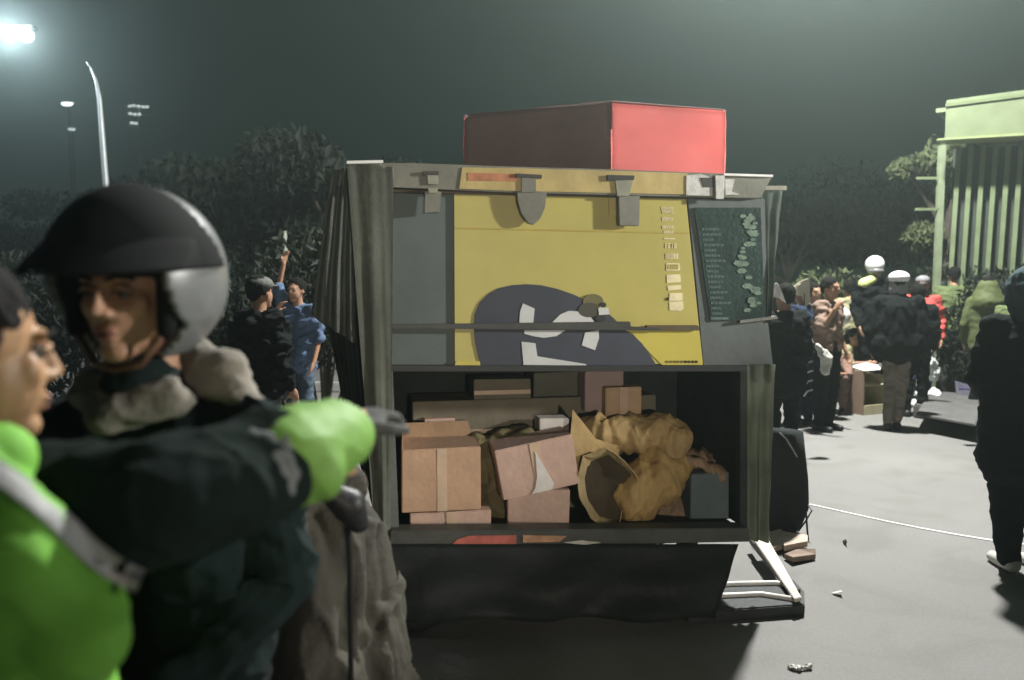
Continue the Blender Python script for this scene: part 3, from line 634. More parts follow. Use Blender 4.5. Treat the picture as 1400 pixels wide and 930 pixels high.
    if low:
        P_ = []
        for s in 'RL':
            kn = j['k' + s]; an = j['a' + s]; q = lowr
            P_ += [cap(j['h' + s], .102 * k, kn, .074 * k * q), cap(j['pel'], .115 * k, j['h' + s], .1 * k)]
            if not shorts: P_ += [cap(kn, .074 * k * q, an + Vector((0, 0, .0)), .056 * k * q)]
        link("shorts" if shorts else "trousers", blob(P_, voxel, 4, (fold, 8 / k, (1, 1, 1.5))), low, r)
    for s in 'RL':
        an = j['a' + s]; link("shoe", blob([cap(an + Vector((0, .035, -.035)), .044, an + Vector((0, -.06, -.045)), .040), cap(an + Vector((0, -.06, -.045)), .040, an + Vector((0, -.15, -.052)), .034)], .01, 3), shoe or BLK, r)
    return r, j, HM
DK = mat("dark_teal_cloth", (.007, .013, .0125), .95, spec=.1, var=.25, scale=5, bump=.2); BKC = mat("black_cloth", (.008, .010, .010), .95, spec=.1, var=.25, scale=5, bump=.2)
NVC = mat("navy_cloth", (.022, .03, .055), .95, spec=.1, var=.25, scale=5, bump=.2); BGC = mat("taupe_cloth", (.17, .15, .12), .85, .2, 6, .25)
WSH = mat("white_shoe", (.55, .53, .48), .6, .1)
OLV = mat("olive_cloth", (.10, .13, .05), .85, .2, 5, .2)

# --- rider in the open helmet
hp = P(186, 398, 1.34)
fdir = radians(-11)     # turned towards the left of the camera
body_xy = Vector((P(232, 600, 1.42).x, 1.42, 0))
ry = radians(-16)
hl = Matrix.Rotation(-ry, 3, 'Z') @ (hp - body_xy); kk = 1.0
nb = Vector((hl.x * .55, hl.y * .55, 1.40))
rider, jr, HMr = person("rider in an open black helmet and dark teal jacket, beside the man in green", body_xy, ry, 1.7,
    J=dict(head=tuple(hl), neck=(hl.x * .5, hl.y * .5, 1.40), sR=(-.17, -.03, 1.335), sL=(.175, .0, 1.335), eL=(.22, .04, 1.05), eR=(-.27, .02, 1.08), wL=(.13, -.16, .93), wR=(-.29, -.02, .84)),
    top=DK, low=BKC, voxel=.0038, headyaw=fdir - ry, headpitch=radians(4), hair=False, facedet=True, fold=.012)
def helmet(parent, HM, shellm, frontm, open_front=True, s=1.0):
    bm = bmesh.new(); bmesh.ops.create_uvsphere(bm, u_segments=128, v_segments=90, radius=1.0)
    R = Vector((.128, .155, .150)) * s
    for v in bm.verts: v.co = Vector((v.co.x * R.x, v.co.y * R.y + .018, v.co.z * R.z + .022))
    kill = [v for v in bm.verts if (v.co.z < -.115) or (v.co.y < -.028 - .10 * max(0, v.co.z - .0) and v.co.z < .042 and (abs(v.co.x) < .112 + (0)) )]
    bmesh.ops.delete(bm, geom=kill, context='VERTS')
    for v in bm.verts:
        if v.co.z < -.05: v.co.x *= 1 - (-.05 - v.co.z) * 1.2
    bmesh.ops.solidify(bm, geom=bm.faces[:], thickness=.014)
    bmesh.ops.transform(bm, matrix=HM, verts=bm.verts)
    sh = link("helmet_shell", tomesh(bm), shellm, parent, True)
    # dark front half: raised visor and band
    bm = bmesh.new(); bmesh.ops.create_uvsphere(bm, u_segments=128, v_segments=90, radius=1.0)
    for v in bm.verts: v.co = Vector((v.co.x * (R.x + .006), v.co.y * (R.y + .008) + .017, v.co.z * (R.z + .006) + .022))
    kill = [v for v in bm.verts if v.co.y > .088 - .5 * v.co.z or v.co.z < .038]
    bmesh.ops.delete(bm, geom=kill, context='VERTS')
    for v in bm.verts:
        if v.co.z < .085 and v.co.y < -.02: v.co.y -= (.085 - v.co.z) * 1.0; v.co.x *= 1.05
    bmesh.ops.solidify(bm, geom=bm.faces[:], thickness=.005)
    bmesh.ops.transform(bm, matrix=HM, verts=bm.verts)
    link("visor", tomesh(bm), frontm, sh, True)
    return sh
SHELL = mat("helmet_grey_gloss", (.12, .125, .125), .36, .1, 4, .02, coat=.4, spec=.5); VIS = mat("helmet_black", (.006, .007, .007), .85, .1, 4, .02, spec=.12)
hs = helmet(rider, HMr, SHELL, VIS, s=1.06)
link("visor_edge_glint", tube([HMr @ Vector(q) for q in ((-.075, -.165, .046), (-.03, -.192, .044), (.0, -.195, .044))], [.0006, .0014, .0010], 6), mat("glint_chrome", (.8, .8, .8), .1, .05, metal=1, bump=0), hs)  # thin bright tube drawn as the highlight on the visor's edge
link("helmet_padding", blob(xf([cap((.088, -.035, .02), .020, (.086, -.045, -.06), .016), cap((-.088, -.035, .02), .020, (-.086, -.045, -.06), .016), cap((-.08, -.05, .048), .022, (.08, -.05, .048), .022), cap((-.05, -.085, .052), .018, (.05, -.085, .052), .018)], HMr), .004, 3), VIS, hs)
link("chin_strap", tube([HMr @ Vector(q) for q in ((.088, -.045, -.03), (.078, -.052, -.08), (.045, -.06, -.118), (0, -.07, -.128), (-.045, -.06, -.118), (-.08, -.05, -.07))], .006, 8), mat("brown_strap", (.12, .055, .03), .6, .2), hs, True)
# hood and collar of the hoodie
HOOD = mat("taupe_hoodie", (.15, .135, .11), .9, .2, 7, .25)
nk = Vector(jr['neck'])
link("jacket_collar", blob([cap(nk + Vector((-.03, -.03, -.03)), .07, nk + Vector((.0, -.035, .035)), .064)], .006, 4, (.008, 12, (1, 1, 1))), DK, rider)
link("hood", blob([cap(nk + Vector((-.10, .03, .03)), .045, nk + Vector((0, .10, .05)), .055), cap(nk + Vector((0, .10, .05)), .055, nk + Vector((.11, .05, .03)), .05), cap(nk + Vector((.11, .05, .03)), .048, nk + Vector((.17, .03, -.02)), .035),
     cap(nk + Vector((.08, -.05, .01)), .035, nk + Vector((0, -.11, -.02)), .032), cap(nk + Vector((-.09, -.05, .02)), .036, nk + Vector((0, -.11, -.02)), .032), cap(nk + Vector((-.10, .03, .03)), .042, nk + Vector((-.09, -.06, .01)), .036)], .006, 5, (.009, 9, (1, 1, 2.2))), HOOD, rider)

# --- man in the green jacket, in profile at the left edge
gx = P(-28, 500, .97).x
hg = P(-44, 484, .98)
gb = Vector((gx - .02, .98, 0)); gyaw = radians(118)
def gloc(p): return Matrix.Rotation(-gyaw, 3, 'Z') @ (Vector(p) - gb)
hl = gloc(hg)
shp = gloc(P(150, 700, .93)); elp = gloc(P(285, 668, .98)); wrp = gloc(P(438, 612, 1.13)); hnd = gloc(P(500, 572, 1.24))
GRN = mat("bright_green_jacket", (.16, .42, .045), .75, .10, 3, .12); GRNC = mat("lime_green_cuff", (.12, .25, .04), .65, .1, 4, .12)
gm, jg, HMg = person("short haired man in a bright green jacket with black sleeve, in profile at left edge", gb, gyaw, 1.62,
    J=dict(eL=(.23, 0, 1.03), wL=(.17, -.17, .90), head=tuple(hl * (1.7 / 1.62)), neck=(hl.x * .6, .02, 1.40), sR=tuple(shp * (1.7 / 1.62)), eR=tuple(elp * (1.7 / 1.62)), wR=tuple(wrp * (1.7 / 1.62)), sL=(.17, .03, 1.30), chest=(0, .0, 1.20), waist=(0, -.04, 1.0), pel=(0, -.03, .9)),
    top=None, low=BKC, skin=SKINW, voxel=.0038, headyaw=radians(22), headpitch=radians(3), hair=HAIR, facedet=True)
k = 1.62 / 1.7
gj = blob([cap((.075, -.0, 1.16), .125, (.075, -.03, .95), .135), cap((-.07, -.0, 1.16), .125, (-.07, -.03, .95), .14), cap((-.07, -.03, .95), .14, (-.07, -.02, .8), .13), cap((.07, -.03, .95), .14, (.07, -.02, .8), .13),
           cap((-.12, 0, 1.285), .07, (.15, 0, 1.285), .07), cap((hl.x * .4, .02, 1.31), .075, (0, 0, 1.22), .11), cap((.17, .03, 1.24), .07, (.22, .0, .98), .06), cap((.22, .0, .98), .055, (.16, -.18, .85), .05), cap(gloc(P(-60, 665, .86)), .055, gloc(P(20, 760, .83)), .075), cap(gloc(P(20, 760, .83)), .075, gloc(P(85, 850, .85)), .07), cap(gloc(P(20, 760, .83)), .075, gloc(P(10, 950, .85)), .09), cap(gloc(P(-40, 640, .88)), .03, gloc(P(5, 640, .88)), .035)], .006, 5, (.02, 5, (1, 1, 1.4)))
gjo = link("jacket", gj, GRN, gm)
ls = elp - shp
slv = blob([cap(shp, .085, elp, .078), cap(gloc(P(60, 690, .97)), .08, shp, .085), cap(elp, .078, elp.lerp(wrp, .60), .066)], .005, 8, (.014, 8, (1.6, 1, 1)))
link("sleeve", slv, mat("black_green_sleeve", (.007, .013, .011), .95, spec=.1, var=.25, scale=5, bump=.2), gm)
link("cuff_lining", blob([cap(elp.lerp(wrp, .52), .066, elp.lerp(wrp, .66), .064)], .005, 3, (.008, 20, (1, 1, 1))), mat("grey_knit", (.11, .12, .12), .85, .25, 10, .3), gm)
link("cuff", blob([cap(elp.lerp(wrp, .72), .074, wrp.lerp(hnd, .40), .053), ell(gloc(P(405, 668, 1.07)), (.035, .035, .03)), cap(gloc(P(385, 680, 1.05)), .012, gloc(P(425, 650, 1.07)), .05)], .005, 10, (.006, 8, (1, 1, 1))), GRNC, gm)
gh = hand_prims(wrp.lerp(hnd, .55), hnd - wrp, gloc(P(520, 700, 1.2)) - gloc(P(520, 600, 1.2)), .55, 1.0, 1)
link("glove", blob([cap(wrp, .04, wrp.lerp(hnd, .6), .036)] + gh, .004, 3), mat("grey_glove", (.035, .037, .032), .8, .25, 10, .2), gm)
# white reflective stripe laid on jacket and sleeve
def bvh_of(o):
    me = o.data; M = Matrix.Translation(gb) @ Matrix.Rotation(gyaw, 4, 'Z')
    return [M @ v.co for v in me.vertices], [tuple(p.vertices) for p in me.polygons]
vs, fs = bvh_of(gjo); v2, f2 = bvh_of([c for c in gm.children if c.name.startswith("sleeve")][0])
off = len(vs); tree = BVHTree.FromPolygons(vs + v2, fs + [tuple(i + off for i in f) for f in f2])
path = [(-40, 628), (-10, 640), (12, 655), (40, 675), (68, 698), (95, 725), (120, 750), (148, 772), (172, 786), (192, 795)]
bm = bmesh.new(); prev = None
for i, (x, y) in enumerate(path):
    x2, y2 = path[min(i + 1, len(path) - 1)]; x1, y1 = path[max(i - 1, 0)]; tx, ty = x2 - x1, y2 - y1; L = math.hypot(tx, ty); nx_, ny_ = -ty / L, tx / L
    row = []
    for s in (-17, -8, 0, 8, 17):
        r = ray(x + nx_ * s, y + ny_ * s); hit = tree.ray_cast(CAM, r.normalized(), 3)
        p = hit[0] if hit[0] else P(x + nx_ * s, y + ny_ * s, .86)
        row.append(p - r.normalized() * .006)
    row = [gloc(p) for p in row]
    row = [bm.verts.new(p) for p in row]
    if prev:
        for a in range(4): bm.faces.new((prev[a], prev[a + 1], row[a + 1], row[a]))
    prev = row
bmesh.ops.solidify(bm, geom=bm.faces[:], thickness=.003)
link("reflective_stripe", tomesh(bm), mat("reflective_white", (.62, .62, .62), .5, .12, 9, .1), gm, True)

# --- canvas sack and mirror in the foreground gap
r_, = (thing("canvas_bundle", "crumpled grey brown canvas bundle in the foreground between the riders and the cart", "canvas bundle", (P(440, 800, 2.1).x, 2.1, 0)),)
o0 = Vector(r_.location)
link("canvas", blob([cap(P(405, 720, 2.05) - o0, .17, P(420, 900, 2.05) - o0, .2), cap(P(440, 900, 2.05) - o0, .2, Vector((.02, 0, .22)), .22), cap(P(400, 700, 2.0) - o0, .09, P(450, 690, 2.1) - o0, .08), ell(P(480, 780, 2.1) - o0, (.09, .1, .2)), cap(P(500, 850, 2.1) - o0, .1, Vector((.1, 0, .2)), .16)], .010, 3, (.05, 5, (1.7, 1.5, .55))), mat("canvas_taupe", (.028, .025, .017), .85, .3, 5, .3), r_)
mr = thing("scooter_mirror", "black scooter mirror on its stem beside the green cuff", "mirror", (P(478, 900, 1.8).x, 1.8, 0))
o0 = Vector(mr.location)
link("mirror_housing", blob([cap(P(444, 668, 1.75) - o0, .022, P(476, 690, 1.78) - o0, .042), cap(P(476, 690, 1.78) - o0, .042, P(490, 715, 1.8) - o0, .026)], .006, 4), mat("gloss_black", (.008, .008, .008), .5, .1, spec=.3), mr)
link("stem", tube([P(474, 695, 1.8) - o0, P(478, 760, 1.8) - o0, Vector((0, 0, .005))], .0065, 8), BKC, mr)
link("base_weight", box((0, 0, .02), (.2, .2, .04), .01), BLK, mr)

# --- man in a hooded coat at the right edge, back to the camera
fm = G(1381, 781); fm = Vector((fm.x + .04, fm.y, 0))
rm, jm, HMm = person("man in a dark hooded coat with his back to the camera at the right edge", fm, radians(178), 1.66,
    J=dict(sR=(-.19, 0, 1.40), sL=(.19, 0, 1.40), eL=(.27, -.02, 1.12), wL=(.12, -.20, 1.0), eR=(-.27, -.02, 1.12), wR=(-.12, -.20, 1.0), aL=(.05, .0, .085), aR=(-.12, .02, .085), kL=(.09, 0, .49)), top=DK, low=DK, voxel=.009, hair=True, shoe=WSH, topr=1.42, coat=.28, lowr=1.18, fold=.007)
link("hood", blob([ell(jm['head'] + Vector((0, .015, .015)), (.115, .13, .145)), cap(jm['neck'] + Vector((0, .04, .0)), .10, jm['head'], .10)], .009, 4, (.01, 10, (1, 1, 1))), mat("hood_blue_grey", (.05, .075, .085), .95, spec=.1, var=.25, scale=5, bump=.2), rm)

# --- the group on the right
def cap_hat(r, HM, m, s=1.0, brim=True, big=1.0):
    o = link("cap", blob(xf([ell((0, .015, .06), (.092 * big, .108 * big, .062 * big)), ell((0, -.085, .048), (.075, .06, .010))] if brim else [ell((0, .012, .028), (.12 * big, .135 * big, .125 * big))], HM), .009, 3), m, r); return o
WHC = mat("white_cap", (.80, .79, .77), .5, .05, 8, .05); WHH = mat("white_helmet", (.82, .82, .80), .3, .05, 8, .02, coat=.3)
f = G(1222, 588)
p1, j1, H1 = person("person in a white peaked cap, flared black poncho and taupe trousers on the asphalt", (f.x, f.y, 0), radians(160), 1.74,
    J=dict(hR=(-.06, 0, .9), hL=(.06, 0, .9), kR=(-.06, 0, .49), kL=(.05, 0, .49), aR=(-.03, 0, .085), aL=(.07, .06, .085)), top=None, low=BGC, voxel=.013, lowr=.85)
link("poncho", blob([cap((0, 0, 1.46), .09, (0, 0, 1.36), .15), cap((0, 0, 1.3), .2, (0, 0, .95), .22), cap((-.19, 0, 1.42), .065, (.19, 0, 1.42), .065), cap((-.19, 0, 1.42), .07, (-.26, .02, 1.1), .08), cap((.19, 0, 1.42), .07, (.26, .02, 1.1), .08), cap((-.26, .02, 1.1), .07, (-.25, -.09, .93), .06), cap((.26, .02, 1.1), .07, (.25, -.09, .93), .06), cap((-.1, 0, .95), .2, (.1, 0, .95), .2), ell((0, 0, 1.34), (.20, .15, .13)), cap((-.1, 0, 1.25), .14, (-.13, 0, .98), .15), cap((.1, 0, 1.25), .14, (.13, 0, .98), .15), cap((-.13, 0, .98), .15, (-.13, 0, .88), .14), cap((.13, 0, .98), .15, (.13, 0, .88), .14)], .013, 4, (.02, 6, (1.6, 1.6, .6))), BKC, p1)
cap_hat(p1, H1, WHC, big=1.2)
link("neck_cloth", blob(xf([cap((0, .02, -.02), .095, (0, .02, -.07), .10)], H1), .01, 3), mat("grey_neck_cloth", (.28, .28, .28), .8, .15), p1)
f = P(1190, 500, 10.4)
p2, j2, H2 = person("rider in a white round helmet and dark jacket behind the poncho wearer", (f.x, 10.4, .10), radians(10), 1.86, top=BKC, low=BKC, voxel=.014, hair=False)
link("helmet", blob(xf([ell((0, .012, .04), (.118, .135, .125))], H2), .010, 3), WHH, p2)
link("helmet_rim", blob(xf([ell((0, -.01, -.045), (.108, .118, .060))], H2), .010, 3), mat("grey_visor", (.16, .16, .165), .4, .2), p2)
link("collar", blob([cap(j2['neck'] + Vector((-.05, -.05, 0)), .06, j2['sR'] + Vector((.0, -.04, .0)), .075)], .012, 3), mat("hi_vis_lime", (.55, .62, .22), .6, .1), p2)
f = P(1257, 500, 10.4)
p3, j3, H3 = person("person in a red jacket and dark goggles right of the white caps", (f.x, 10.4, 0), radians(-25), 1.72, top=mat("red_cloth", (.45, .07, .06), .75, .15, 5, .1), low=NVC, voxel=.014)
link("goggles", blob(xf([ell((0, -.08, .01), (.07, .03, .022))], H3), .01, 2), BLK, p3)
link("beanie", blob(xf([ell((0, .015, .06), (.092, .105, .07))], H3), .01, 2), mat("grey_beanie", (.22, .22, .23), .8), p3)
f = G(1298, 543)
p4, j4, H4 = person("tall person in an olive jacket and dark trousers beyond the red jacket", (f.x, f.y, 0), radians(165), 1.86, top=OLV, low=mat("charcoal_cloth", (.04, .04, .038), .95, spec=.1, var=.25, scale=5, bump=.2), voxel=.014, topr=1.2)
f = P(1252, 500, 9.3)
p5, j5, H5 = person("dark trousered person half hidden behind the poncho wearer", (f.x, 9.3, 0), radians(170), 1.6, top=BKC, low=BKC, voxel=.016)
f = P(1318, 500, 12.0)
p6, j6, H6 = person("person in a lime yellow cap behind the olive jacket", (f.x, 12.0, .12), radians(190), 1.62, top=OLV, low=BKC, voxel=.016)
link("cap", blob(xf([ell((0, .01, .05), (.1, .115, .075))], H6), .011, 2), mat("lime_cap", (.62, .72, .15), .6, .05), p6)
f = P(1346, 500, 9.6)
p7, j7, H7 = person("person in a sage green rain cape standing left of the hooded man", (f.x, 9.6, 0), radians(150), 1.7, top=mat("sage_cape", (.075, .095, .032), .75, .15, 5, .1), low=BKC, voxel=.015, hair=True, coat=.1, fold=.004,
     extra_top=[cap((0, 0, 1.56), .13, (0, 0, 1.4), .2)])
# beside the cart
f = G(1098, 583)
q1, jq1, Hq1 = person("person in a navy jacket with white striped sleeve standing right of the cart", (f.x - .03, f.y, 0), radians(-150), 1.62, top=NVC, low=NVC, voxel=.012, coat=.15, topr=1.25, J=dict(eL=(.24, -.05, 1.15), wL=(.1, -.28, 1.3)))
for kx in range(6):
    yy = 468 + kx * 13; Mq = Matrix.Rotation(-radians(-150), 3, "Z"); fq = Vector((f.x - .03, f.y, 0)); link("sleeve_stripe", tube([Mq @ (P(x_, y_, f.y - .27) - fq) for x_, y_ in ((1099, yy + 9), (1104, yy + 2), (1111, yy))], .009, 6), mat("stripe_white", (.6, .62, .68), .7), q1)
f = P(1130, 500, 8.4)
q2, jq2, Hq2 = person("dark haired person in a brown shirt behind the navy jacket, fanning a cream card", (f.x, 8.4, 0), radians(35), 1.68, top=mat("brown_shirt", (.22, .15, .11), .85, .2, 6, .2), low=BKC, voxel=.013, eyes=True, sleeve=False, J=dict(eR=(-.25, -.1, 1.15), wR=(-.22, -.22, 1.36)))
f = P(1072, 500, 7.0)
q3, jq3, Hq3 = person("dark clothed person between the cart's window and the navy jacket", (f.x, 7.0, 0), radians(-170), 1.60, top=BKC, low=BKC, voxel=.014, coat=.2, topr=1.25)
def flat(name, label, cat, pix, d, th, m):
    c = P(sum(p[0] for p in pix) / len(pix), sum(p[1] for p in pix) / len(pix), d)
    o = link(name, prism([P(x, y, d + .02 * (i % 2)) - c for i, (x, y) in enumerate(pix)], (0, th, 0), .002), m); o.location = c; return tag(o, label, cat)
flat("paper_sheet", "bright white folded sheet of paper held up next to the cart's curtain", "paper", [(1050, 388), (1063, 387), (1068, 396), (1075, 415), (1066, 408), (1054, 405)], 6.7, .012, mat("bright_paper", (.85, .85, .83), .7, .03))
flat("card_fan", "cream card held as a fan in front of the dark haired head", "card", [(1078, 399), (1092, 386), (1107, 380), (1108, 412), (1102, 421), (1097, 405), (1086, 403)], 7.9, .012, mat("cream_card", (.66, .62, .48), .7, .05))
link("card_slot", prism([(.02, -.012, .0), (.032, -.012, 0), (.034, -.012, -.12), (.022, -.012, -.12)], (0, -.003, 0)), mat("slot_brown", (.15, .09, .07), .7), bpy.data.objects["card_fan"])
# crouching people
def crouch(label, px, d, yaw, m, h=1.6):
    f = P(px, 500, d); return person(label, (f.x, d, 0), yaw, h, top=m, low=mat("brown_trousers", (.14, .09, .07), .85, .2), voxel=.014, eyes=True, sleeve=False,
        J=dict(pel=(0, .12, .30), waist=(0, .10, .42), chest=(0, -.02, .66), neck=(0, -.07, .80), head=(0, -.12, .94), sR=(-.16, -.05, .76), sL=(.16, -.05, .76), eR=(-.2, -.25, .58), eL=(.2, -.25, .58), wR=(-.08, -.42, .60), wL=(.08, -.42, .60),
               hR=(-.09, .12, .28), hL=(.09, .12, .28), kR=(-.14, -.28, .52), kL=(.14, -.28, .52), aR=(-.12, -.08, .085), aL=(.12, -.08, .085)))
crouch("person in khaki crouching on the ground behind the cardboard crate", 1160, 10.6, radians(20), mat("khaki_shirt", (.24, .23, .13), .85, .2))
crouch("person in brown crouching between the navy jacket and the crate", 1142, 9.6, radians(-30), mat("rust_shirt", (.20, .12, .09), .85, .2), 1.5)
for (px, d_, yw, hh, tm, lb) in ((1158, 11.2, 160, 1.66, MATS["khaki_shirt"], "person in khaki standing behind the crouching people, back turned"), (1108, 9.4, 20, 1.62, mat("dim_grey_shirt", (.08, .08, .075), .85, .2), "person in a dim grey shirt farthest back beside the cream card"),
        (1296, 12.2, 10, 1.78, mat("slate_cloth", (.03, .04, .04), .95, spec=.1, var=.25, scale=5, bump=.2), "person in slate grey behind the tall olive jacket, taller than it"), (1385, 9.0, 175, 1.60, OLV, "person in olive mostly hidden behind the hooded man")):
    f = P(px, 500, d_); person(lb, (f.x, d_, .13 if d_ > 11.6 else 0), radians(yw), hh, top=tm, low=BKC, voxel=.016, eyes=abs(yw) < 90)
# white bag slung at the navy jacket's back
sb = thing("tote_bag", "white tote bag hanging at the back of the navy jacket", "bag", P(1126, 490, 7.15)); o0 = Vector(sb.location)
link("bag_body", blob([cap(P(1118, 474, 7.15) - o0, .03, P(1130, 490, 7.15) - o0, .055), cap(P(1130, 490, 7.15) - o0, .055, P(1128, 508, 7.15) - o0, .04)], .008, 3, (.01, 14, (1, 1, 1))), mat("white_canvas", (.6, .6, .54), .8, .1), sb)
link("strap", tube([P(1112, 470, 7.15) - o0, P(1104, 455, 7.1) - o0, P(1098, 445, 7.1) - o0], .01, 6), MATS["white_canvas"], sb)
# round white helmet carried low
tag(link("spare_helmet", blob([ell((0, 0, 0), (.13, .15, .12)), ell((0, -.1, -.03), (.08, .05, .03))], .012, 3), mat("cream_helmet", (.72, .70, .64), .35, .05, coat=.3)), "small cream helmet held at waist height behind the brown shirt", "helmet").location = P(1147, 432, 9.0)
# tall open cardboard crate
cr = thing("cardboard_crate", "tall open cardboard crate with a white paper on top, standing left of the poncho wearer", "crate", G(1182, 564), radians(25)); 
CRB = mat("crate_brown", (.26, .18, .13), .85, .15, 7, .15); CRI = mat("crate_inside", (.46, .42, .27), .85, .15, 7, .15)
link("side_panel", box((-.20, 0, .27), (.018, .30, .54), .003), CRB, cr); link("side_panel", box((.20, 0, .24), (.018, .30, .48), .003), CRI, cr)
link("front_panel", box((0, -.151, .06), (.38, .016, .12), .003), CRI, cr); link("back_panel", box((0, .15, .26), (.42, .018, .52), .003), CRI, cr)
link("bottom_panel", box((0, 0, .012), (.38, .28, .02), .003), CRI, cr); link("shelf", box((.0, 0, .36), (.38, .28, .015), .003), CRI, cr)
link("top_paper", prism([(-.22, -.16, .545), (.05, -.17, .55), (.2, -.05, .58), (.16, .14, .6), (-.15, .12, .57)], (0, 0, .012), .003), mat("bright_paper", (.8, .8, .8)), cr)
link("handle_knob", blob([ell((.17, -.1, .60), (.05, .05, .055))], .01, 2), GREYM, cr)
# low concrete block, white bag, packets
blk = thing("concrete_block", "low grey concrete block on the asphalt behind the hooded man", "block", G(1290, 580)); o0 = Vector(blk.location)
link("block_body", prism([G(1248, 571) - o0, G(1335, 586) - o0, G(1342, 556) - o0, G(1262, 549) - o0], (0, 0, .16), .02), mat("block_concrete", (.09, .087, .084), .8, .2, 5, .3), blk)
link("block_cover", prism([G(1252, 569, .165) - o0, G(1334, 584, .165) - o0, G(1342, 556, .165) - o0, G(1264, 550, .165) - o0], (0, 0, .025), .008), mat("cover_grey", (.10, .098, .095), .7, .2), blk)
wb = thing("plastic_bag", "knotted white plastic bag hanging beside the olive jacket's trousers", "bag", P(1271, 495, 10.2)); o0 = Vector(wb.location)
link("bag_body", blob([cap(P(1270, 478, 10.2) - o0, .07, P(1268, 500, 10.2) - o0, .12), cap(P(1268, 500, 10.2) - o0, .12, P(1275, 512, 10.2) - o0, .09)], .012, 2, (.03, 9, (1, 1, 1))), mat("thin_plastic", (.50, .54, .52), .45, .2), wb)
link("knot", blob([cap(P(1274, 476, 10.2) - o0, .035, P(1276, 462, 10.2) - o0, .05)], .01, 2), MATS["thin_plastic"], wb)
flat("snack_packet", "white and violet striped packet at the hooded man's elbow, above the concrete block", "packet", [(1310, 522), (1328, 527), (1325, 541), (1312, 539)], 7.6, .06, mat("violet_white", (.60, .58, .75), .5, .1))
link("packet_stripe", box((0, -.006, .0), (.12, .01, .012)), mat("violet", (.12, .10, .3), .5), bpy.data.objects["snack_packet"])
bd = thing("litter_heap", "small heap of crumpled white paper in front of the concrete block", "litter", G(1262, 556, 0)); o0 = Vector(bd.location)
link("crumpled_paper", blob([ell((.05, 0, .16), (.17, .1, .045)), ell((0, 0, .06), (.12, .1, .06)), ell((-.14, 0, .04), (.1, .08, .04))], .012, 1, (.05, 9, (1, 1, 1))), mat("crumpled_white", (.66, .66, .66), .7, .1), bd)

# --- left background people
f = P(355, 500, 5.6)
l1, jl1, Hl1 = person("person in a pale cap and fluffy black coat seen past the rider's shoulder", (f.x, 5.6, 0), radians(150), 1.66, top=BKC, low=mat("grey_trousers", (.13, .135, .13), .85, .2), voxel=.011, topr=1.45, fold=.022, J=dict(eL=(.2, -.15, 1.2), wL=(.05, -.2, 1.42)))
cap_hat(l1, Hl1, mat("pale_grey_cap", (.10, .105, .095), .8, .2))
f = P(410, 549, 7.6)
l2, jl2, Hl2 = person("distant person in a blue shirt and denim shorts raising one bare arm", (f.x, 7.6, 0), radians(-20), 1.66, top=mat("blue_shirt", (.09, .14, .24), .85, .15), low=mat("denim", (.06, .09, .13), .85, .2), shorts=True, voxel=.013, J=dict(eR=(-.20, -.04, 1.62), wR=(-.14, -.03, 1.86)), sleeve=False, coat=.1, eyes=True, shoe=mat("tan_shoe", (.3, .2, .14), .7))

# ---------------------------------------------------------------- trees, bushes
BARK = mat("bark", (.07, .06, .045), .9, .3, 8, .5)
def leafmat(name, c): return mat(name, c, .7, .45, 2.5, 0, trans=.25)
def leaves(n, blobs, size, seed):
    rnd = random.Random(seed); bm = bmesh.new()
    for i in range(n):
        c, r = blobs[rnd.randrange(len(blobs))]
        while True:
            d = Vector((rnd.uniform(-1, 1), rnd.uniform(-1, 1), rnd.uniform(-1, 1)))
            if .25 < d.length < 1: break
        p = Vector(c) + Vector((d.x * r[0], d.y * r[1], d.z * r[2])); s = size * rnd.uniform(.6, 1.4)
        R = Euler((rnd.uniform(0, 6), rnd.uniform(0, 6), rnd.uniform(0, 6))).to_matrix()
        q = [p + R @ Vector(v) * s for v in ((-.5, 0, 0), (0, -.22, .06), (.6, 0, 0), (0, .22, .06))]
        bm.faces.new([bm.verts.new(v) for v in q])
    me = bpy.data.meshes.new("leaves"); bm.to_mesh(me); bm.free(); return me
def tree(label, x, y, h, cr, m, seed, n=5200, size=.22, trunk_h=.45, group=None):
    rnd = random.Random(seed); r = thing("broadleaf_tree", label, "tree", (x, y, 0), 0, group or "trees behind the crowd and cart")
    bm = bmesh.new(); tp = [(0, 0, 0), (.1, 0, h * .25), (0, .1, h * trunk_h), (.1, 0, h * .7)]
    tube(tp, [.16 * h / 6, .12 * h / 6, .10 * h / 6, .05], 9, bm); blobs = []
    for k in range(9):
        a = k * 2.4 + rnd.random(); rr = cr * rnd.uniform(.45, .85); e = Vector((cos(a) * rr, sin(a) * rr, h * rnd.uniform(.5, .92)))
        tube([(0, .05, h * rnd.uniform(.35, .6)), (e.x * .5, e.y * .5, e.z * .85), tuple(e)], [.06, .04, .02], 6, bm)
        s = cr * rnd.uniform(.32, .55); blobs.append((e, (s, s, s * .6)))
    blobs.append(((0, 0, h * .85), (cr * .5, cr * .5, h * .13)))
    link("trunk", tomesh(bm), BARK, r); link("crown", leaves(n, blobs, size, seed), m, r); return r
def bush(label, x, y, h, wd, m, seed, n=2600, size=.11, z0=0):
    rnd = random.Random(seed); r = thing("bush", label, "bush", (x, y, z0), 0, "bushes behind the crowd and cart"); bm = bmesh.new(); blobs = []
    for k in range(7):
        e = Vector((rnd.uniform(-.5, .5) * wd, rnd.uniform(-.3, .3) * wd * .5, h * rnd.uniform(.3, .85))); tube([(e.x * .2, 0, 0), tuple(e * .9)], [.025, .01], 6, bm)
        blobs.append((e, (wd * .28, wd * .2, h * .25)))
    link("stem", tomesh(bm), BARK, r); link("foliage", leaves(n, blobs, size, seed), m, r); return r
LD = leafmat("dark_leaf", (.009, .014, .007)); LM = leafmat("mid_leaf", (.015, .022, .009)); LY = leafmat("yellow_green_leaf", (.09, .11, .05))
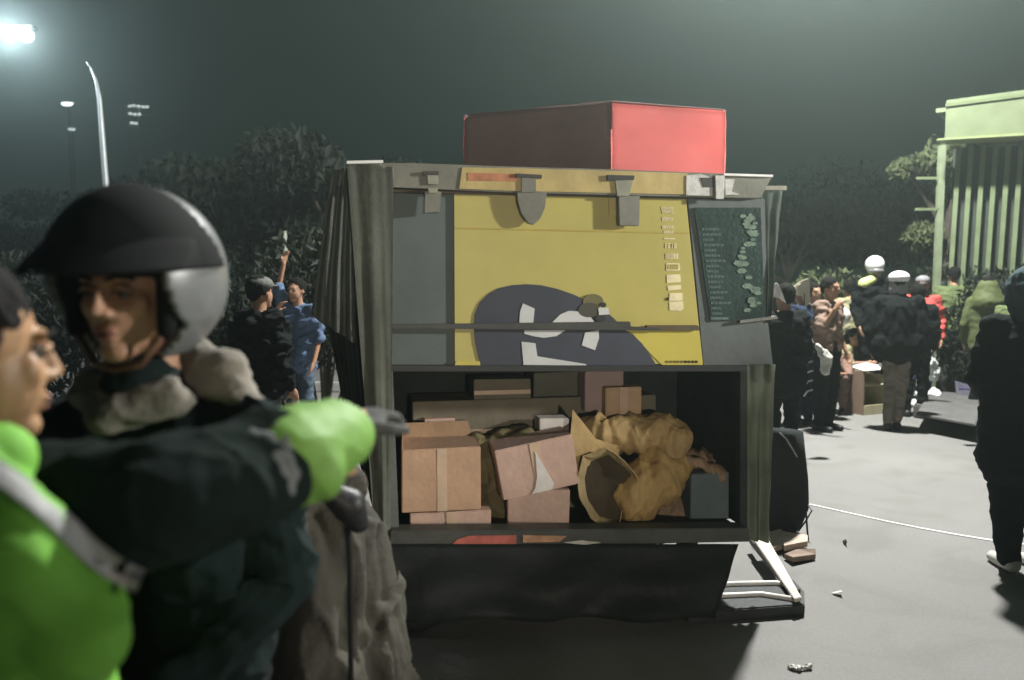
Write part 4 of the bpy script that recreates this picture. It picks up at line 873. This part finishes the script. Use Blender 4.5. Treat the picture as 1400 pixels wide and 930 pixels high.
tree("tree with drooping yellow green leaves behind the distant blue shirt", P(330, 300, 20).x, 20, 4.9, 3.1, LM, 3, 7000, .26)
tree("dark tree under the floodlight mast, left of the drooping tree", P(215, 300, 26).x, 26, 4.8, 2.6, LD, 5)
tree("dark tree seen just right of the street lamp pole, farthest left", P(60, 300, 34).x, 34, 6.0, 3.2, LD, 8)
tree("dark tree behind the cart's left curtain", P(455, 300, 17).x, 17, 4.4, 2.2, LD, 11)
tree("broad dark tree far beyond the white helmet", P(1160, 300, 30).x, 30, 5.6, 4.2, LM, 13)
tree("dark tree far beyond the navy jacket, right of the cart", P(1080, 300, 26).x, 26, 4.6, 2.8, LD, 17)
tree("pale lit tree beside the kiosk's slatted wall", P(1296, 260, 13.5).x, 13.5, 4.4, .85, LY, 19, 3600, .13)
tree("dark tree far behind the kiosk", P(1270, 300, 34).x, 34, 6.2, 3.4, LD, 23)
for i, (px, d, h, wd, mm, lb) in enumerate(((250, 9, 2.0, 1.9, LD, "dark bush behind the rider's helmet"), (345, 8.6, 1.9, 1.8, LD, "dark bush behind the fluffy black coat"), (440, 9.6, 2.2, 1.7, LM, "dark green bush behind the cart's left curtain"),
        (1145, 12.6, 1.75, 1.5, LY, "khaki coloured bush behind the crouching people"), (1100, 12.8, 1.6, 1.5, LD, "dark bush behind the paper readers"), (1215, 13.2, 1.6, 1.7, LD, "dark bush behind the white helmet"), (1290, 13.0, 1.7, 1.4, LM, "bush at the foot of the pale tree by the kiosk"), (1375, 10.8, 2.0, 1.4, LD, "dark bush in front of the slatted wall, above the hooded man"), (120, 9, 1.8, 2.2, LD, "dark bush left of the helmet's peak"), (20, 10, 1.9, 2.0, LD, "dark bush at the far left above the green jacket"))):
    bush(lb, P(px, 400, d).x, d, h, wd, mm, 31 + i, z0=.12 if d > 11.6 and px > 800 else 0)

# ---------------------------------------------------------------- kiosk with slatted wall
kd = 11.0; KG = mat("pale_green_paint", (.13, .16, .085), .6, .12, 3, .1); KG2 = mat("green_slat", (.15, .19, .10), .6, .15, 5, .1)
ko = Vector((P(1287, 300, kd).x, kd, 0))
kz = thing("kiosk", "pale green kiosk with a deep fascia and vertical slats at the right edge", "kiosk", ko)
def kp(px, py, d=kd): return P(px, py, d) - ko
z1, z2 = kp(1290, 190).z, kp(1290, 137).z
link("fascia", prism([(0, 0, z1), (3.6, -1.4, z1 - .02), (3.6, -1.4, z2 + .25), (0, 0, z2)], (.25, .25, 0), .01), KG, kz)
link("fascia_lip", prism([(-.12, -.02, z1 - .03), (3.6, -1.45, z1 - .04), (3.6, -1.45, z1 + .02), (-.12, -.02, z1 + .0)], (.3, .3, 0), .006), mat("lip_green", (.22, .26, .12), .5, .1), kz)
link("fascia_cap", prism([(-.02, -.02, z2 - .1), (3.6, -1.42, z2 + .14), (3.6, -1.42, z2 + .19), (-.02, -.02, z2 - .05)], (.2, .2, 0), .004), mat("cap_green", (.10, .13, .06), .6, .1), kz)
link("roof", prism([(0, .25, z2 - .12), (3.8, -1.1, z2 + .12), (4.6, 2.4, z2 + .1), (2.4, 3.2, z2 - .1)], (0, 0, .06)), KG2, kz)
link("back_panel", prism([(.42, .50, 0), (3.9, -.85, 0), (3.9, -.85, z1 - .05), (.42, .50, z1 - .05)], (.03, .06, 0)), mat("kiosk_inner", (.04, .05, .04), .9, .2, 4, .1), kz)
for i in range(19):
    s = i * .155; bx, by = .40 + s * .93, .36 - s * .362
    link("slat", prism([(bx - .10, by, .12), (bx - .05, by - .018, .12), (bx + .045, by - .018, z1 - .04), (bx - .02, by, z1 - .04)], (.02, .04, 0), .003), KG2, kz)
link("corner_post", box((.18, .38, z1 / 2), (.09, .09, z1 - .04), .01), mat("post_green", (.20, .24, .15), .6, .15), kz)
link("shelf_bracket", box((-.02, .36, z1 - .95), (.34, .03, .04), .004), KG2, kz); link("shelf_bracket", box((-.04, .36, z1 - .50), (.30, .03, .04), .004), KG2, kz)

# ---------------------------------------------------------------- lamps and masts at the left
def glow(name, col, st):
    m = bpy.data.materials.new(name); m.use_nodes = True; n = m.node_tree; n.nodes.remove(n.nodes["Principled BSDF"]); e = n.nodes.new("ShaderNodeEmission")
    e.inputs[0].default_value = (*col, 1); e.inputs[1].default_value = st; n.links.new(e.outputs[0], n.nodes["Material Output"].inputs[0]); return m
POLE = mat("galvanised_pole", (.45, .48, .48), .45, .1, 6, .05, metal=.3)
d0 = 14.0; pb = P(146, 300, d0); slo = Vector((pb.x, d0, 0))
sl = thing("lamp_pole", "tall bare pole with a curved thin tip, rising behind the rider's helmet", "lamp pole", slo)
lh = P(38, 50, d0) - slo
link("pole", tube([(0, 0, 0), P(145, 255, d0) - slo, P(140, 190, d0) - slo, P(136, 135, d0) - slo, P(131, 110, d0) - slo, P(124, 93, d0) - slo], [.075, .055, .05, .04, .028, .018], 12), POLE, sl, True)
link("pole_cap", tube([P(124, 93, d0) - slo, P(118, 85, d0) - slo], [.018, .010], 8), MATS["galvanised_pole"], sl, True)
s2 = P(-60, 300, d0); tag(sl, "tall bare pole with a curved thin tip, rising behind the rider's helmet"); slo2 = Vector((s2.x, d0, 0)); lh = P(38, 50, d0) - slo2
sl = thing("street_lamp", "street lamp with a small round glaring white head at the upper left", "street lamp", slo2)
link("pole", tube([(0, 0, 0), (0, 0, lh.z - .5), (.15, 0, lh.z + .1)], [.09, .05, .04], 10), POLE, sl, True)
link("arm", tube([(.15, 0, lh.z + .1), (.5, 0, lh.z + .2), lh + Vector((-.2, 0, .19))], [.015, .012, .012], 8), BLK, sl, True)
hd = link("lamp_head", prism([lh + Vector(q) for q in ((-.14, -.1, .12), (.14, -.1, .12), (.14, .1, .12), (-.14, .1, .12))], (0, 0, .07), .02), BLK, sl)
bm = bmesh.new(); bmesh.ops.create_uvsphere(bm, u_segments=24, v_segments=16, radius=.125, matrix=Matrix.Translation(lh + Vector((0, -.05, 0))) @ Matrix.Diagonal((1.05, .8, .9, 1)))
link("lens", tomesh(bm), glow("lamp_lens_glow", (.92, .97, 1.0), 10), hd, True)
lo = lamp("street_lamp_light", 'POINT', (0, 0, 0), 420, (.80, .90, 1.0), .25); lo.parent = sl; lo.location = lh + Vector((0, -.45, -.1))
# two small far lamps
for (px, py, s, lb) in ((92, 142, .20, "small far lamp below the glaring head, left of the curved pole"), (98, 177, .13, "tiny faint lamp under the small far lamp")):
    c = P(px, py, 55); t = thing("street_lamp", lb, "street lamp", (c.x, 55, 0)); o0 = Vector(t.location)
    link("pole", tube([(0, .1, 0), (0, .1, c.z)], .06, 6), mat("far_pole", (.03, .035, .035), .8), t)
    h_ = link("lamp_head", box(c - o0 + Vector((0, .0, .12)), (s * 4.6, .3, .1), .02), POLE, t)
    link("lens", blob([ell(c - o0, (s * 2.2, s, s * .8))], .05, 1), glow("far_lens" + ("" if s > .15 else "_faint"), (.9, 1, .95), 3 if s > .15 else 1), h_)
c = P(190, 155, 60); fm_ = thing("floodlight_mast", "floodlight mast with a cluster of small lamps above the dark trees", "floodlight mast", (c.x, 60, 0)); o0 = Vector(fm_.location)
link("mast", tube([(0, 0, 0), (0, 0, c.z - o0.z + .6)], [.2, .09], 8), mat("mast_grey", (.25, .27, .26), .6), fm_)
for z_ in (.5, -.1, -.8): link("crossbar", box((-.2, 0, c.z + z_), (1.7 if z_ > -.5 else 1.0, .1, .08)), MATS["mast_grey"], fm_)
for i, (dx, dz) in enumerate(((-.6, .5), (-.3, .55), (.05, .5), (.4, .45), (.7, .45), (-.6, -.05), (-.25, -.1), (.1, -.1), (-.5, -.75), (-.2, -.8))):
    link("flood_head", blob([ell((dx, -.15, c.z + dz), (.16, .1, .11))], .04, 1), glow("flood_glow", (.85, .95, .9), 1.2) if "flood_glow" not in bpy.data.materials else bpy.data.materials["flood_glow"], fm_)
# thin pole above the blue shirt
tp = thing("wooden_pole", "thin pale pole standing behind the distant blue shirt", "pole", (P(392, 400, 11).x, 11.2, 0)); o0 = Vector(tp.location)
link("post", tube([(0, 0, 0), P(391, 380, 11.2) - o0, P(389, 316, 11.2) - o0], [.05, .045, .03], 8), mat("pale_post", (.22, .23, .19), .8), tp, True)

# ---------------------------------------------------------------- night haze
bm = bmesh.new(); bmesh.ops.create_cube(bm, size=1, matrix=Matrix.Translation((0, 34, 8.5)) @ Matrix.Diagonal((120, 84, 20, 1)))
hz = link("haze", tomesh(bm)); m = bpy.data.materials.new("haze_air"); m.use_nodes = True; n = m.node_tree; n.nodes.remove(n.nodes["Principled BSDF"])
pv = n.nodes.new("ShaderNodeVolumePrincipled"); pv.inputs["Color"].default_value = (.76, .93, .87, 1); pv.inputs["Density"].default_value = .0095; pv.inputs["Anisotropy"].default_value = .84
n.links.new(pv.outputs[0], n.nodes["Material Output"].inputs["Volume"]); hz.data.materials.append(m); tag(hz, kind="stuff")
